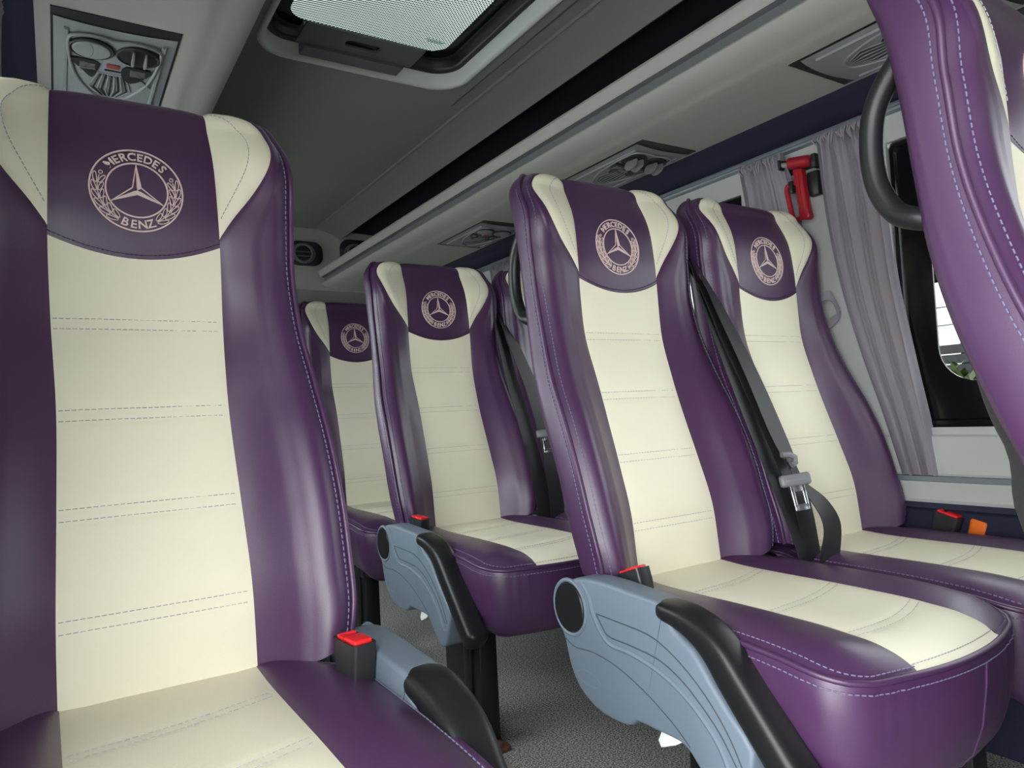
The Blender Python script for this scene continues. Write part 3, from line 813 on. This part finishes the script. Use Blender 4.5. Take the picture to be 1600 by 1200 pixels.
struct(mb.build('trim_3', ['trim_dark', 'groove_and_shade']))
# luggage racks
rack = [(1.55, .800), (1.165, .790), (1.153, .788), (1.149, .780), (1.152, .770), (1.157, .757), (1.161, .753)]
rack2 = [(1.161, .753), (1.178, .751), (1.181, .732), (1.176, .727)]
rack3 = [(1.176, .727), (1.168, .7255), (1.1655, .721), (1.170, .715), (1.182, .706), (1.200, .6995), (1.222, .6945), (1.240, .693), (1.246, .6905), (1.262, .689), (1.300, .6885), (1.496, .690), (1.498, .695)]
for nm, fx, fl in (('trim_4', lambda p: p, False), ('trim_5', mir, True)):
    mb = MB(); extrude(mb, fx(rack), YF, YQ - .0, 0, fl); extrude(mb, fx(rack2), YF, YQ, 1, fl); extrude(mb, fx(rack3), YF, YQ, 0, fl)
    struct(mb.build(nm, ['trim', 'trim_dark'], smooth=35))
inn = [(1.276, 1.0), (1.45, .995), (1.585, .97), (1.590, .81), (1.55, .802)]
for nm, fx, fl in (('trim_6', lambda p: p, True), ('trim_7', mir, False)):
    mb = MB(); extrude(mb, fx(inn), YF, YQ, 0, fl); struct(mb.build(nm, 'rack_black', smooth=0))
nav = [(1.494, .692), (1.505, .686), (1.520, .680), (1.545, .674), (1.552, .668), (1.580, .660), (1.594, .654), (1.600, .650), (1.604, .66)]
for nm, fx, fl in (('trim_8', lambda p: p, False), ('trim_9', mir, True)):
    mb = MB(); extrude(mb, fx(nav), YF, YQ, 0, fl); struct(mb.build(nm, 'navy', smooth=35))
for nm, fx, fl in (('trim_10', lambda p: p, False), ('trim_11', mir, True)):
    mb = MB(); extrude(mb, fx([(1.600, .652), (1.585, .650), (1.583, .645), (1.586, .641), (1.583, .637), (1.585, .632), (1.600, .630)]), YF, YQ, 0, fl); struct(mb.build(nm, 'rail', smooth=30))

# side walls with window openings
WZ0, WZ1 = -.074, .570
def side_wall(name, x0, x1, openings, door=None):
    mb = MB(); B = lambda y0, y1, z0, z1, mi=0: mb.box((x0, y0, z0 + ZC), (x1, y1, z1 + ZC), mi)
    ys = [YF] + [v for o in openings for v in o] + [YR]
    for i in range(0, len(ys), 2): B(ys[i], ys[i + 1], -.232, 1.0)
    for a, b in openings:
        B(a, b, WZ1, 1.0)
        if door and a == door: continue
        B(a, b, -.232, WZ0)
    return mb
WIN = [(-.28, .893), (1.300, 2.38), (2.66, 3.5)]
mb = side_wall('wall_right', XR, XR + .05, WIN)
mb.box((XR, YF, 0), (XR + .05, YR, ZC - .232), 1)
struct(mb.build('wall_right', ['wallgrey', 'navy'], smooth=0))
mb = side_wall('wall_left', XL - .05, XL, [(-.75, .42), (.98, 1.86), (2.66, 3.5)], door=-.75)
for a, b in ((YF, -.75), (.42, YR)): mb.box((XL - .05, a, 0), (XL, b, ZC - .232), 1)
struct(mb.build('wall_left', ['wallgrey', 'navy'], smooth=0))
# mouldings under the right-hand windows
mb = MB()
extrude(mb, [(1.600, -.090), (1.594, -.094), (1.592, -.110), (1.590, -.172), (1.586, -.176)], -.40, YQ, 0, True)
extrude(mb, [(1.586, -.176), (1.580, -.178), (1.580, -.188), (1.588, -.190)], -.40, YQ, 1, True)
extrude(mb, [(1.588, -.190), (1.589, -.228), (1.586, -.232), (1.582, -.234)], -.40, YQ, 0, True)
extrude(mb, [(1.582, -.234), (1.580, -.246), (1.584, -.250), (1.586, -.255), (1.578, -.400), (1.600, -.74)], -.40, YQ, 2, True)
struct(mb.build('trim_12', ['wallgrey', 'rail', 'navy'], smooth=30))
# rear cabinet above, rear wall
mb = MB(); mb.box((XL, YQ, .684 + ZC), (XR, YR, 1.01 + ZC)); struct(mb.build('trim_13', 'trim', smooth=0))
mb = MB(); mb.box((XL - .05, YR, 0), (XR + .05, YR + .05, 1.02 + ZC)); struct(mb.build('wall_back', 'trim_dark', smooth=0))
# front: low scuttle and windscreen
mb = MB(); mb.box((XL - .05, YF - .05, 0), (XR + .05, YF, .50)); mb.box((XL - .05, YF - .05, 1.60), (XR + .05, YF, 1.02 + ZC)); struct(mb.build('wall_front', 'trim_dark', smooth=0))
mb = MB(); mb.box((XL, YF - .03, .50), (XR, YF - .024, 1.60)); w = struct(mb.build('window_1', 'screen', smooth=0))

def rrect(x0, x1, y0, y1, r, n=8):
    P = []
    for cx, cy, a in ((x1 - r, y1 - r, 0), (x0 + r, y1 - r, PI / 2), (x0 + r, y0 + r, PI), (x1 - r, y0 + r, 1.5 * PI)):
        for i in range(n + 1): P.append((cx + r * math.cos(a + PI / 2 * i / n), cy + r * math.sin(a + PI / 2 * i / n)))
    return P
def window(name, x, y0, y1, clear, sgn, gl='pane'):
    """pane with a wide black printed border, rounded inner corners; x is the inside face"""
    t = bpy.data.objects.new(name, None); COL.objects.link(t); struct(t)
    mb = MB(); N = 8
    out = rrect(y0, y1, WZ0, WZ1, .012, N); inn = rrect(clear[0], clear[1], clear[2], clear[3], .075, N)
    rows = [[(x + sgn * .012, a, b + ZC) for a, b in out], [(x + sgn * .004, a, b + ZC) for a, b in rrect(y0 + .006, y1 - .006, WZ0 + .006, WZ1 - .006, .012, N)], [(x + sgn * .004, a, b + ZC) for a, b in rrect(y0 + .014, y1 - .014, WZ0 + .014, WZ1 - .014, .012, N)],
            [(x + sgn * .012, a, b + ZC) for a, b in rrect(y0 + .018, y1 - .018, WZ0 + .018, WZ1 - .018, .012, N)], [(x + sgn * .014, a, b + ZC) for a, b in inn], [(x + sgn * .019, a, b + ZC) for a, b in inn]]
    mb.grid(rows, 0, closed=True, flip=(sgn > 0)); mb.build('window_border', 'frit_and_shade', t, 30)
    mb = MB(); mb.box((x + sgn * .019, clear[0] - .03, clear[2] - .03 + ZC), (x + sgn * .023, clear[1] + .03, clear[3] + .03 + ZC)); mb.build('pane', gl, t, 0)
    return t
window('window_2', XR, -.28, .893, (-.20, .818, .022, .520), 1)
window('window_3', XR, 1.300, 2.38, (1.42, 2.27, .022, .50), 1)
window('window_4', XR, 2.66, 3.5, (2.76, 3.40, .022, .50), 1)
window('window_6', XL, .98, 1.86, (1.02, 1.82, -.06, .56), -1, 'clear')  # unseen left windows, placed and left untinted to light the rear rows
window('window_7', XL, 2.66, 3.5, (2.72, 3.45, .0, .53), -1, 'clear')

# ------------------------------------------------------------------ roof hatch
th = thing('roof_hatch', 'roof hatch with dotted glass and black handle tray, pale rounded rim', 'roof hatch', (0, 0, 0))
mb = MB(); N = 8
rg = lambda d, z, r: [(a, b, z + ZC) for a, b in rrect(HX0 + d, HX1 - d, HY0 + d, HY1 - d, r, N)]
mb.grid([rg(-.030, .9994, .004), rg(-.012, .9993, .10)], 1, closed=True); mb.grid([rg(-.012, .9995, .10), rg(-.011, .9965, .099), rg(-.004, .995, .092), rg(.004, .9975, .085), rg(.006, 1.004, .083), rg(.010, 1.036, .08)], 0, closed=True); mb.build('hatch_rim', ['rim', 'ceil'], th, 60)
mb = MB(); mb.grid([rg(.008, 1.036, .08), rg(.022, 1.037, .07), rg(.026, 1.045, .066), rg(.028, 1.068, .064), rg(.036, 1.071, .062)], 0, closed=True); mb.grid([rg(.036, 1.071, .062), rg(.068, 1.0725, .05)], 1, closed=True); mb.build('hatch_surround', ['black_plastic', 'frit_and_shade'], th, 60)
mb = MB(); mb.box((HX0 + .02, HY0 + .02, 1.073 + ZC), (HX1 - .02, HY1 - .02, 1.078 + ZC)); o = mb.build('hatch_glass', 'hatch', th, 0); o['label'] = 'glass printed with fine dark dots'
# handle tray: plate with a slot over a shallow box
mb = MB()
def plate(x0, x1, y0, y1, hx0, hx1, hy0, hy1, z0, z1, tilt):
    zz = lambda y, z: z + ZC + tilt * (y - y0)
    n = 6; O = rrect(x0, x1, y0, y1, .004, n); I = rrect(hx0, hx1, hy0, hy1, .012, n)
    P = lambda L, z: [(a, b, zz(b, z)) for a, b in L]
    mb.grid([P(I, z1), P(I, z0), P(O, z0), P(O, z1), P(I, z1)], 0, closed=True)
plate(.540, .860, 1.700, 1.803, .655, .748, 1.735, 1.768, .984, .990, .02)
mb.box((.562, 1.80, .978 + ZC), (.838, 1.850, 1.045 + ZC)); mb.box((.59, 1.795, .992 + ZC), (.81, 1.85, 1.03 + ZC))
mb.box((.65, 1.73, .9915 + ZC), (.753, 1.773, .9935 + ZC), 1)  # black plate standing in for the shade inside the slot
mb.build('hatch_handle', ['tray', 'frit_and_shade'], th, 30)
mb = MB(); mb.disc((.930, 1.785, 1.0715 + ZC), .030, 'z', -.001, 0, 24, .010)
o = mb.build('sticker', 'sticker', th, 0); o['label'] = 'pale oval sticker with small lettering'
mb = MB(); xo = 0
for ch in 'ODOR':
    vs, fs = glyph(ch, .016); xs = [v[0] for v in vs]
    mb.add([(.910 + xo + x - min(xs), 1.780 + y, 1.0703 + ZC) for x, y in vs], fs, 0); xo += max(xs) - min(xs) + .0025
mb.build('sticker_lettering', 'ink', o, 0)

# ------------------------------------------------------------------ air vent panels
def vent_panel(label, xc, y0, mirror, op, group='air vent panels'):
    """downward-facing panel: nozzles at the front, lights, button, speaker grille at the rear; op = open nozzle flags"""
    Lw, Ll = .186, .372
    t = thing('air_vent_panel', label, 'air vent', (xc, y0, .689 + ZC), 0, group)
    S = -1 if mirror else 1
    # bowed body with black end gaps
    mb = MB()
    mb.box((-Lw / 2 - .004, 0, -.0015), (Lw / 2 + .004, Ll, .004))
    mb.build('panel_gap', 'vent_dark', t, 0)
    mb = MB(); rows = []
    for i in range(25):
        v = i / 24; r = []
        for j in range(17):
            u = -1 + j / 8; y = .026 + .018 * u * u * 0 + (Ll - .050) * v
            y0_ = .024 + .010 * (1 - u * u); y1_ = Ll - .012 - .022 * (1 - abs(u) ** 2) * 0 - .016 * abs(u) ** 2 * 0
            y1_ = Ll - .026 + .012 * u * u * -1 + .012
            y = y0_ + (y1_ - y0_) * v
            z = -.003 - .007 * (1 - u ** 4) * (1 - (2 * v - 1) ** 6)
            r.append((u * Lw / 2, y, z))
        rows.append(r)
    mb.grid(rows, 0, flip=True)
    for u in (-.80, .80): mb.tube([(u * Lw / 2, .05 + (Ll - .10) * k / 8, -.0065) for k in range(9)], .0042, 0, n=6)
    # raised mask outline round nozzles and grille
    ol = [(-.072, .100), (-.066, .062), (-.03, .052), (0, .058), (.03, .052), (.066, .062), (.072, .100), (.064, .190), (.045, .255), (.018, .300), (-.018, .300), (-.045, .255), (-.064, .190)]
    mb.tube([(p.x, p.y, -.0105) for p in smooth_path([(a, b, 0) for a, b in ol], 5, True)], .0028, 0, n=8, closed=True)
    # fan-shaped speaker grille
    for k in range(-5, 6):
        a = k * .085
        mb.tube([(math.sin(a) * .05 * 1.1, .198 - abs(k) * .0012, -.0105), (math.sin(a) * .085, .250 + .012 * math.cos(a * 3), -.0108), (math.sin(a) * .035, .288, -.0108)], .0016, 1 if k % 2 == 0 else 0, n=6)
    for k in range(3): mb.tube([(-.012 * (3 - k) + .024 * (3 - k) * j / 6, .282 + .005 * k + .006 * (1 - (j / 3 - 1) ** 2), -.0108) for j in range(7)], .0011, 0, n=6)
    mb.tube([(-.050, .196, -.0105), (-.03, .188, -.0105), (.03, .188, -.0105), (.050, .196, -.0105), (.066, .222, -.0105)], .0022, 0, n=6)
    mb.box((-.013, .172, -.0115), (.013, .1765, -.009), 1)
    mb.build('panel_body', ['vent', 'vent_dark'], t, 40)
    for sx, opn in ((-1, op[0]), (1, op[1])):
        cx, cy = sx * .0365, .100
        mb = MB(); mb.disc((cx, cy, -.0095), .0335, 'z', -.003, 0, 30)
        mb.tube([(cx + .0335 * math.cos(2 * PI * i / 30), cy + .0335 * math.sin(2 * PI * i / 30), -.0115) for i in range(30)], .0028, 0, n=8, closed=True)
        nz = mb.build('nozzle', 'vent_dark', t, 40)
        if opn == 'closed':
            mb = MB(); mb.disc((cx, cy, -.0125), .0295, 'z', -.003, 0, 28)
            mb.tube([(cx - .003 + .006 * math.sin(PI * j / 8) , cy - .028 + .056 * j / 8, -.0153) for j in range(9)], .0005, 1, n=4)
            mb.build('nozzle_flap', ['vent', 'groove_and_shade'], nz, 40)
        elif opn == 'blades':
            for bx in (-.010, .010):
                mb = MB(); mb.disc((cx + bx, cy, -.016), .024, 'x', .003, 0, 20, .010); mb.build('nozzle_flap', 'vent', nz, 40)
        else:
            for bx, tl in ((-.012, .5), (.010, .35)):
                mb = MB(); mb.disc((0, 0, 0), .021, 'x', .004, 0, 24, .021)
                f = mb.build('nozzle_flap', 'vent', nz, 40); f.location = (cx + bx, cy, -.024); f.rotation_euler = (0, tl, .2)
        # reading light: smoked lens in a dark shield-shaped recess
        mb = MB(); ol = [(cx - .024 + sx * .008, .146), (cx + .018 + sx * .006, .146), (cx + .016 + sx * .004, .176), (cx - sx * .004, .212), (cx - .018 - sx * .004, .182)]
        mb.prism([tuple(p[:2]) for p in smooth_path([(a, b, 0) for a, b in ol], 3, True)], -.004, .0, Matrix.Translation((0, 0, -.0085)), 0); rl = mb.build('reading_light', 'vent_dark', t, 30)
        mb = MB(); mb.rbox((.026, .026, .004), .0015, Matrix.Translation((cx + sx * .004, .164, -.0125)), 0, 2); mb.build('lens', 'lens', rl, 30)
    mb = MB(); mb.rbox((.022, .016, .005), .002, Matrix.Translation((0, .155, -.0105)), 0, 2); mb.build('call_button', 'button_red', t, 30)['label'] = 'dull red call button'
    return t
vent_panel('air vent panel above the big grab loop, partly hidden by the nearest purple seat', 1.385, .535, False, ('closed', 'closed'))
vent_panel('air vent panel with both nozzles flipped open, above the front pair of seats', 1.385, 1.345, False, ('out', 'out'))
vent_panel('air vent panel with two closed round nozzles, above the second row', 1.385, 2.158, False, ('closed', 'closed'))
vent_panel('farthest air vent panel under the right rack, just over the rearmost seats', 1.385, 2.97, False, ('closed', 'closed'))
vent_panel('dark air vent panel over the lone left seat, one nozzle showing two blades', .103, 1.322, True, ('closed', 'blades'))

# round outlets on the rear cabinet
for (xc, zc, w_, h_, lab) in ((1.085, .868, .088, .062, 'round black air outlet in an oval plate on the rear cabinet'), (1.360, .885, .095, .075, 'black rounded outlet on the rear cabinet, behind the rack rail')):
    t = thing('air_outlet', lab, 'air vent', (xc, YQ, zc + ZC), 0, 'rear cabinet outlets')
    mb = MB(); mb.prism(rrect(-w_, w_, -h_, h_, .05, 8), .012, .003, Matrix(((1, 0, 0, 0), (0, 0, -1, 0), (0, 1, 0, 0), (0, 0, 0, 1))), 0); mb.build('outlet_plate', 'vent_dark', t, 40)
    mb = MB()
    mb.tube([(-.012 + .046 * math.cos(2 * PI * i / 28), -.015, .044 * math.sin(2 * PI * i / 28)) for i in range(28)], .006, 0, n=8, closed=True)
    mb.tube([(-.012 + .058 * math.cos(2 * PI * i / 28), -.013, .050 * math.sin(2 * PI * i / 28)) for i in range(28)], .003, 0, n=8, closed=True)
    for dz in (-.015, .006): mb.tube([(-.05, -.014, dz), (.026, -.014, dz + .002)], .0022, 0, n=6)
    mb.build('outlet_ring', 'trim_dark', t, 40)

# ------------------------------------------------------------------ curtains
def curtain(label, tabL, tabR, zt, zb, x0, pleats, amp, seed, group='window curtains', flare=True, sgn=1, fold=False):
    """tabL/tabR: rear and front edges as (z, y) tables"""
    rnd = random.Random(seed); ph = [rnd.uniform(-.8, .8) for _ in range(8)]
    if sgn > 0: tabL, tabR, zt, zb = nearer(tabL, .982), nearer(tabR, .982), zt * .995, zb * .985
    fl = hermite(*zip(*sorted(tabL))); fr = hermite(*zip(*sorted(tabR)))
    t = thing('window_curtain', label, 'curtain', (0, 0, 0), 0, group)
    rows = []; nz, nu = 46, pleats * 10
    for i in range(nz + 1):
        z = zt + (zb - zt) * i / nz; v = i / nz; r = []
        head = math.exp(-((v - .0) / .07) ** 2); foot = math.exp(-((v - 1) / .10) ** 2)
        for j in range(nu + 1):
            u = j / nu; k = u * pleats
            wob = .35 * math.sin(2 * PI * u * 1.7 + ph[0] + .3 * v) + .25 * math.sin(2 * PI * u * 3.1 + ph[1] - .4 * v)
            a = amp * (.75 + .35 * math.sin(k * .9 + ph[2])) * (1 - .35 * math.exp(-((v - .55) / .25) ** 2) + .4 * foot - .15 * head)
            ya, yb = fl(z), fr(z)
            y = ya + (yb - ya) * (u + .010 * math.sin(2 * PI * (k + wob) + .9) * (1 + foot))
            x = x0 - sgn * (a * (1 + math.sin(2 * PI * (k + wob))) * .9 + .0045 * head * math.sin(2 * PI * k * 2 + 9 * v + ph[3]))
            if fold: x += sgn * .018 * sstep(.93, 1., u)
            r.append((x, y, z + ZC + .004 * math.sin(k * 2.3 + ph[4]) * (head + .5 * foot)))
        rows.append(r)
    mb = MB(); mb.grid(rows, 0, flip=(sgn < 0)); 
    back = [[(x + sgn * .0016, y, z) for x, y, z in r] for r in rows]; mb.grid(back, 0, flip=(sgn > 0))
    mb.grid([rows[0], back[0]], 0); mb.grid([rows[-1], back[-1]], 0)
    mb.grid([[r[0] for r in rows], [r[0] for r in back]], 0); mb.grid([[r[-1] for r in rows], [r[-1] for r in back]], 0)
    mb.build('curtain_cloth', 'cloth', t, 60)
    # gathered heading: short crumpled tucks just under the rail
    mb = MB()
    for k in range(pleats * 2):
        u = (k + rnd.uniform(.2, .8)) / (pleats * 2); y = fl(zt) + (fr(zt) - fl(zt)) * u; l = rnd.uniform(.018, .034)
        mb.tube([(x0 - sgn * (amp * 1.5), y, zt - .002 + ZC), (x0 - sgn * (amp * 1.9 + .002), y + rnd.uniform(-.004, .004), zt - l * .5 + ZC), (x0 - sgn * amp * 1.4, y + rnd.uniform(-.007, .007), zt - l + ZC)], [.0022, .0030, .0012], 0, n=6)
    mb.build('gathered_heading', 'cloth', t, 60)
    return t
cR = curtain('grey curtain right of the red hammer, tied straight with a cloth loop', [(.648, 1.070), (.45, 1.058), (.241, 1.028), (.09, .990), (-.04, .950), (-.176, .912)],
             [(.648, .945), (.52, .922), (.397, .910), (.286, .904), (.079, .876), (-.10, .848), (-.178, .838)], .640, -.178, 1.586, 8, .0085, 3, fold=True)
mb = MB()
P = smooth_path([W3(p) for p in [(1.590, 1.028, .205), (1.578, 1.040, .245), (1.570, 1.060, .240), (1.566, 1.078, .205), (1.570, 1.082, .178), (1.576, 1.060, .172), (1.584, 1.040, .186), (1.588, 1.026, .196)]], 6)
mb.ribbon(P, [Vector((.006, .004 * math.sin(i * .4), .022)) for i in range(len(P))], .002); mb.build('tie_loop', 'cloth', cR, 60)['label'] = 'loose cloth tie loop'
curtain('grey curtain behind the red hammer, its foot hidden by the window seat', [(.645, 1.305), (.53, 1.290), (.30, 1.280), (-.178, 1.270)], [(.645, 1.168), (.53, 1.140), (.30, 1.120), (-.178, 1.110)], .637, -.178, 1.586, 7, .0085, 5)
curtain('dim grey curtain in the gap beyond the second-row belt', [(.64, 2.66), (-.178, 2.66)], [(.64, 2.43), (-.178, 2.44)], .637, -.178, 1.586, 9, .0085, 8)
curtain('scrap of lilac-grey curtain at the top left corner, over the lone seat', [(.64, 1.275), (.2, 1.29), (-.17, 1.29)], [(.64, 1.150), (.2, 1.16), (-.17, 1.16)],   .648, -.17, -.068, 6, .006, 11, sgn=-1)

# ------------------------------------------------------------------ emergency hammer
hm = thing('emergency_hammer', 'red emergency hammer with steel point clipped between the two curtains', 'hammer', (1.562, 1.09 * .978 + .016, .545 * .978 + ZC))
hm_o = Vector((1.560, 1.09, .545))
def HP(y, z, x=0): return Vector((x, y - hm_o.y, z - hm_o.z))
MX = Matrix(((0, 0, 1, -.011), (1, 0, 0, 0), (0, 1, 0, 0), (0, 0, 0, 1)))
def rel(pts): return [(y - hm_o.y, z - hm_o.z) for y, z in pts]
mb = MB(); mb.prism(rel([(1.110, .582), (1.086, .578), (1.083, .560), (1.083, .540), (1.074, .470), (1.071, .456), (1.078, .450), (1.094, .453), (1.099, .460), (1.101, .475), (1.099, .487), (1.103, .499), (1.101, .511), (1.105, .523), (1.104, .535), (1.108, .550)]), .022, .004, MX, 0, 3)
mb.tube([HP(1.088, .475, -.0115), HP(1.092, .52, -.0115), HP(1.096, .57, -.0115)], .003, 0, n=8)
mb.build('hammer_handle', 'dark_red', hm, 50)
mb = MB(); mb.tube([p for p in smooth_path([HP(1.108, .548), HP(1.128, .548), HP(1.136, .540), HP(1.132, .510), HP(1.123, .466), HP(1.110, .458), HP(1.097, .461)], 5)], .0062, 0, n=10); mb.build('hand_guard', 'dark_red', hm, 60)
mb = MB(); mb.tube([HP(1.124, .602), HP(1.122, .602), HP(1.078, .594), HP(1.070, .5925), HP(1.066, .592)], [.009, .0145, .0145, .0135, .006], 0, n=16); mb.build('hammer_head', 'dark_red', hm, 50)
mb = MB(); mb.tube([HP(1.120, .6015), HP(1.141, .6055)], .0085, 0, n=14); mb.tube([HP(1.141, .6055), HP(1.149, .607)], [.0085, .003], 0, n=14); mb.build('hammer_tip', 'chrome', hm, 50)['label'] = 'bright steel hammer tip'
mb = MB()
mb.rbox((.022, .030, .060), .003, Matrix.Translation((.024, -.017, -.005)), 0, 2); mb.rbox((.022, .007, .026), .003, Matrix.Translation((.006, .0625, .0625)), 0, 2)
mb.rbox((.016, .010, .030), .002, Matrix.Translation((-.004, .027, -.005)), 0, 2); mb.rbox((.026, .012, .034), .003, Matrix.Translation((.014, -.030, .046)), 0, 2)
mb.rbox((.012, .100, .022), .003, Matrix.Translation((.034, .012, .05)), 0, 2)
mb.build('hammer_bracket', 'black_plastic', hm, 40)

# ------------------------------------------------------------------ outside
mb = MB(); mb.box((-40, -40, -.62), (40, 40, -.60)); struct(mb.build('ground', 'tarmac', smooth=0))
mb = MB(); mb.box((-40, -40, -.60), (-1.5, 40, -.595)); struct(mb.build('bounce_paving', 'bounce_paving', smooth=0))  # unseen pale ground added to bounce daylight onto the right rack and wall
mb = MB(); mb.box((2.0, -40, -.60), (40, 40, -.59)); struct(mb.build('low_bounce_lawn', 'grass', smooth=0))  # unseen dark ground added to cut light bounced onto the left rack
bl = thing('white_building', 'white panelled building beyond the right-hand window', 'building', (7.0, 3.2, -.6))
mb = MB(); mb.box((0, -4, 0), (5, 4, ZC + .6 + 1.03)); mb.build('wall', 'white_wall', bl, 0)
mb = MB()
for z in (.62, .79): mb.box((-.006, -4, z + ZC + .6), (-.001, 4, z + .010 + ZC + .6))
mb.build('panel_joint', 'trim_dark', bl, 0)
fe = thing('slate_fence', 'dark slate fence in front of the white building outside', 'fence', (6.4, 3.0, -.6))
mb = MB()
for k in range(8): mb.box((0, -4, 1.665 - k * .085), (.03, 4, 1.74 - k * .085))
mb.build('fence_rail', 'fence', fe, 0)
for k in range(9):
    mb = MB(); mb.box((.03, -4 + k, 0), (.09, -3.92 + k, 1.75)); mb.build('post', 'fence', fe, 0)
def foliage(mb, c, r, n, leaf, rnd):
    for _ in range(n):
        while True:
            p = Vector([rnd.uniform(-1, 1) for _ in range(3)])
            if .15 < p.length < 1: break
        p = Vector((c[0] + p.x * r[0], c[1] + p.y * r[1], c[2] + p.z * r[2]))
        a = Vector([rnd.gauss(0, 1) for _ in range(3)]); a.normalize(); b = a.cross(Vector([rnd.gauss(0, 1) for _ in range(3)])); b.normalize()
        s = leaf * rnd.uniform(.6, 1.3)
        mb.add([p - a * s, p + b * s * .45, p + a * s, p - b * s * .45], [(0, 1, 2, 3)], 0)
rnd = random.Random(3)
tr = thing('tree', 'bright green tree rising behind the white building outside', 'tree', (16.8, 9.0, -.6))
mb = MB(); mb.tube([(0, 0, 0), (.1, 0, 2.), (0, .1, 4.)], [.22, .17, .08], 0, n=10); mb.build('trunk', 'bark', tr, 60)
mb = MB(); foliage(mb, (0, 0, 5.0), (3.4, 4.5, 3.6), 8000, .26, rnd); mb.build('crown', 'leaf', tr, 0)
bs = thing('bush', 'small green bush at the foot of the dark fence outside', 'bush', (5.6, 2.65, -.6))
mb = MB(); foliage(mb, (0, 0, .80), (.4, 1.6, .76), 4200, .06, rnd); mb.build('leaves', 'leaf', bs, 0)
mb = MB(); mb.tube([(0, 0, 0), (0, .02, .7)], .03, 0, n=8); mb.build('stem', 'bark', bs, 60)

# ------------------------------------------------------------------ light, camera, view
w = bpy.data.worlds.new('World'); sc.world = w; w.use_nodes = True
bg = w.node_tree.nodes['Background']; bg.inputs['Color'].default_value = (.95, .97, 1.0, 1); bg.inputs['Strength'].default_value = 1.0
def portal(name, loc, rot, sx, sy):
    l = bpy.data.lights.new(name, 'AREA'); l.shape = 'RECTANGLE'; l.size = sx; l.size_y = sy; l.cycles.is_portal = True
    o = bpy.data.objects.new(name, l); COL.objects.link(o); o.location = loc; o.rotation_euler = rot
portal('windscreen_daylight', ((XR + XL) / 2, YF - .05, 1.05), (PI / 2, 0, 0), 1.74, 1.1)
portal('door_daylight', (XL - .06, -.165, .66), (0, -PI / 2, 0), 1.32, 1.17)
portal('side_window_daylight', (XR + .06, .309, .27 + ZC), (0, PI / 2, 0), .52, 1.02)
for k, (a, b) in enumerate(((1.02, 1.82), (2.72, 3.45))):
    portal('left_window_daylight', (XL - .06, (a + b) / 2, .26 + ZC), (0, -PI / 2, 0), .48, b - a)
for a, b in ((1.42, 2.27), (2.76, 3.40)):
    portal('right_window_daylight', (XR + .06, (a + b) / 2, .26 + ZC), (0, PI / 2, 0), .48, b - a)
portal('hatch_daylight', ((HX0 + HX1) / 2, (HY0 + HY1) / 2, 1.09 + ZC), (0, 0, 0), .53, .8)

yaw, pit, rol, FPX = math.radians(32.406), math.radians(2.439), math.radians(-2.947), 1126.48
f = Vector((math.sin(yaw) * math.cos(pit), math.cos(yaw) * math.cos(pit), math.sin(pit))); r = Vector((math.cos(yaw), -math.sin(yaw), 0)); u = r.cross(f)
rt = r * math.cos(rol) + u * math.sin(rol); up = u * math.cos(rol) - r * math.sin(rol)
cam = bpy.data.cameras.new('camera'); cam.sensor_width = 36; cam.lens = FPX / 1600 * 36; cam.clip_start = .02
co = bpy.data.objects.new('camera', cam); COL.objects.link(co)
co.matrix_world = Matrix(((rt.x, up.x, -f.x, 0), (rt.y, up.y, -f.y, 0), (rt.z, up.z, -f.z, ZC), (0, 0, 0, 1)))
sc.camera = co
sc.view_settings.view_transform = 'Standard'; sc.view_settings.look = 'None'; sc.view_settings.gamma = 1; sc.view_settings.use_curve_mapping = False
sc.view_settings.exposure = 3.65
try:
    sc.cycles.use_denoising = True; sc.cycles.max_bounces = 10; sc.cycles.diffuse_bounces = 6; sc.cycles.transparent_max_bounces = 16
    sc.cycles.sample_clamp_indirect = 6
except Exception: pass
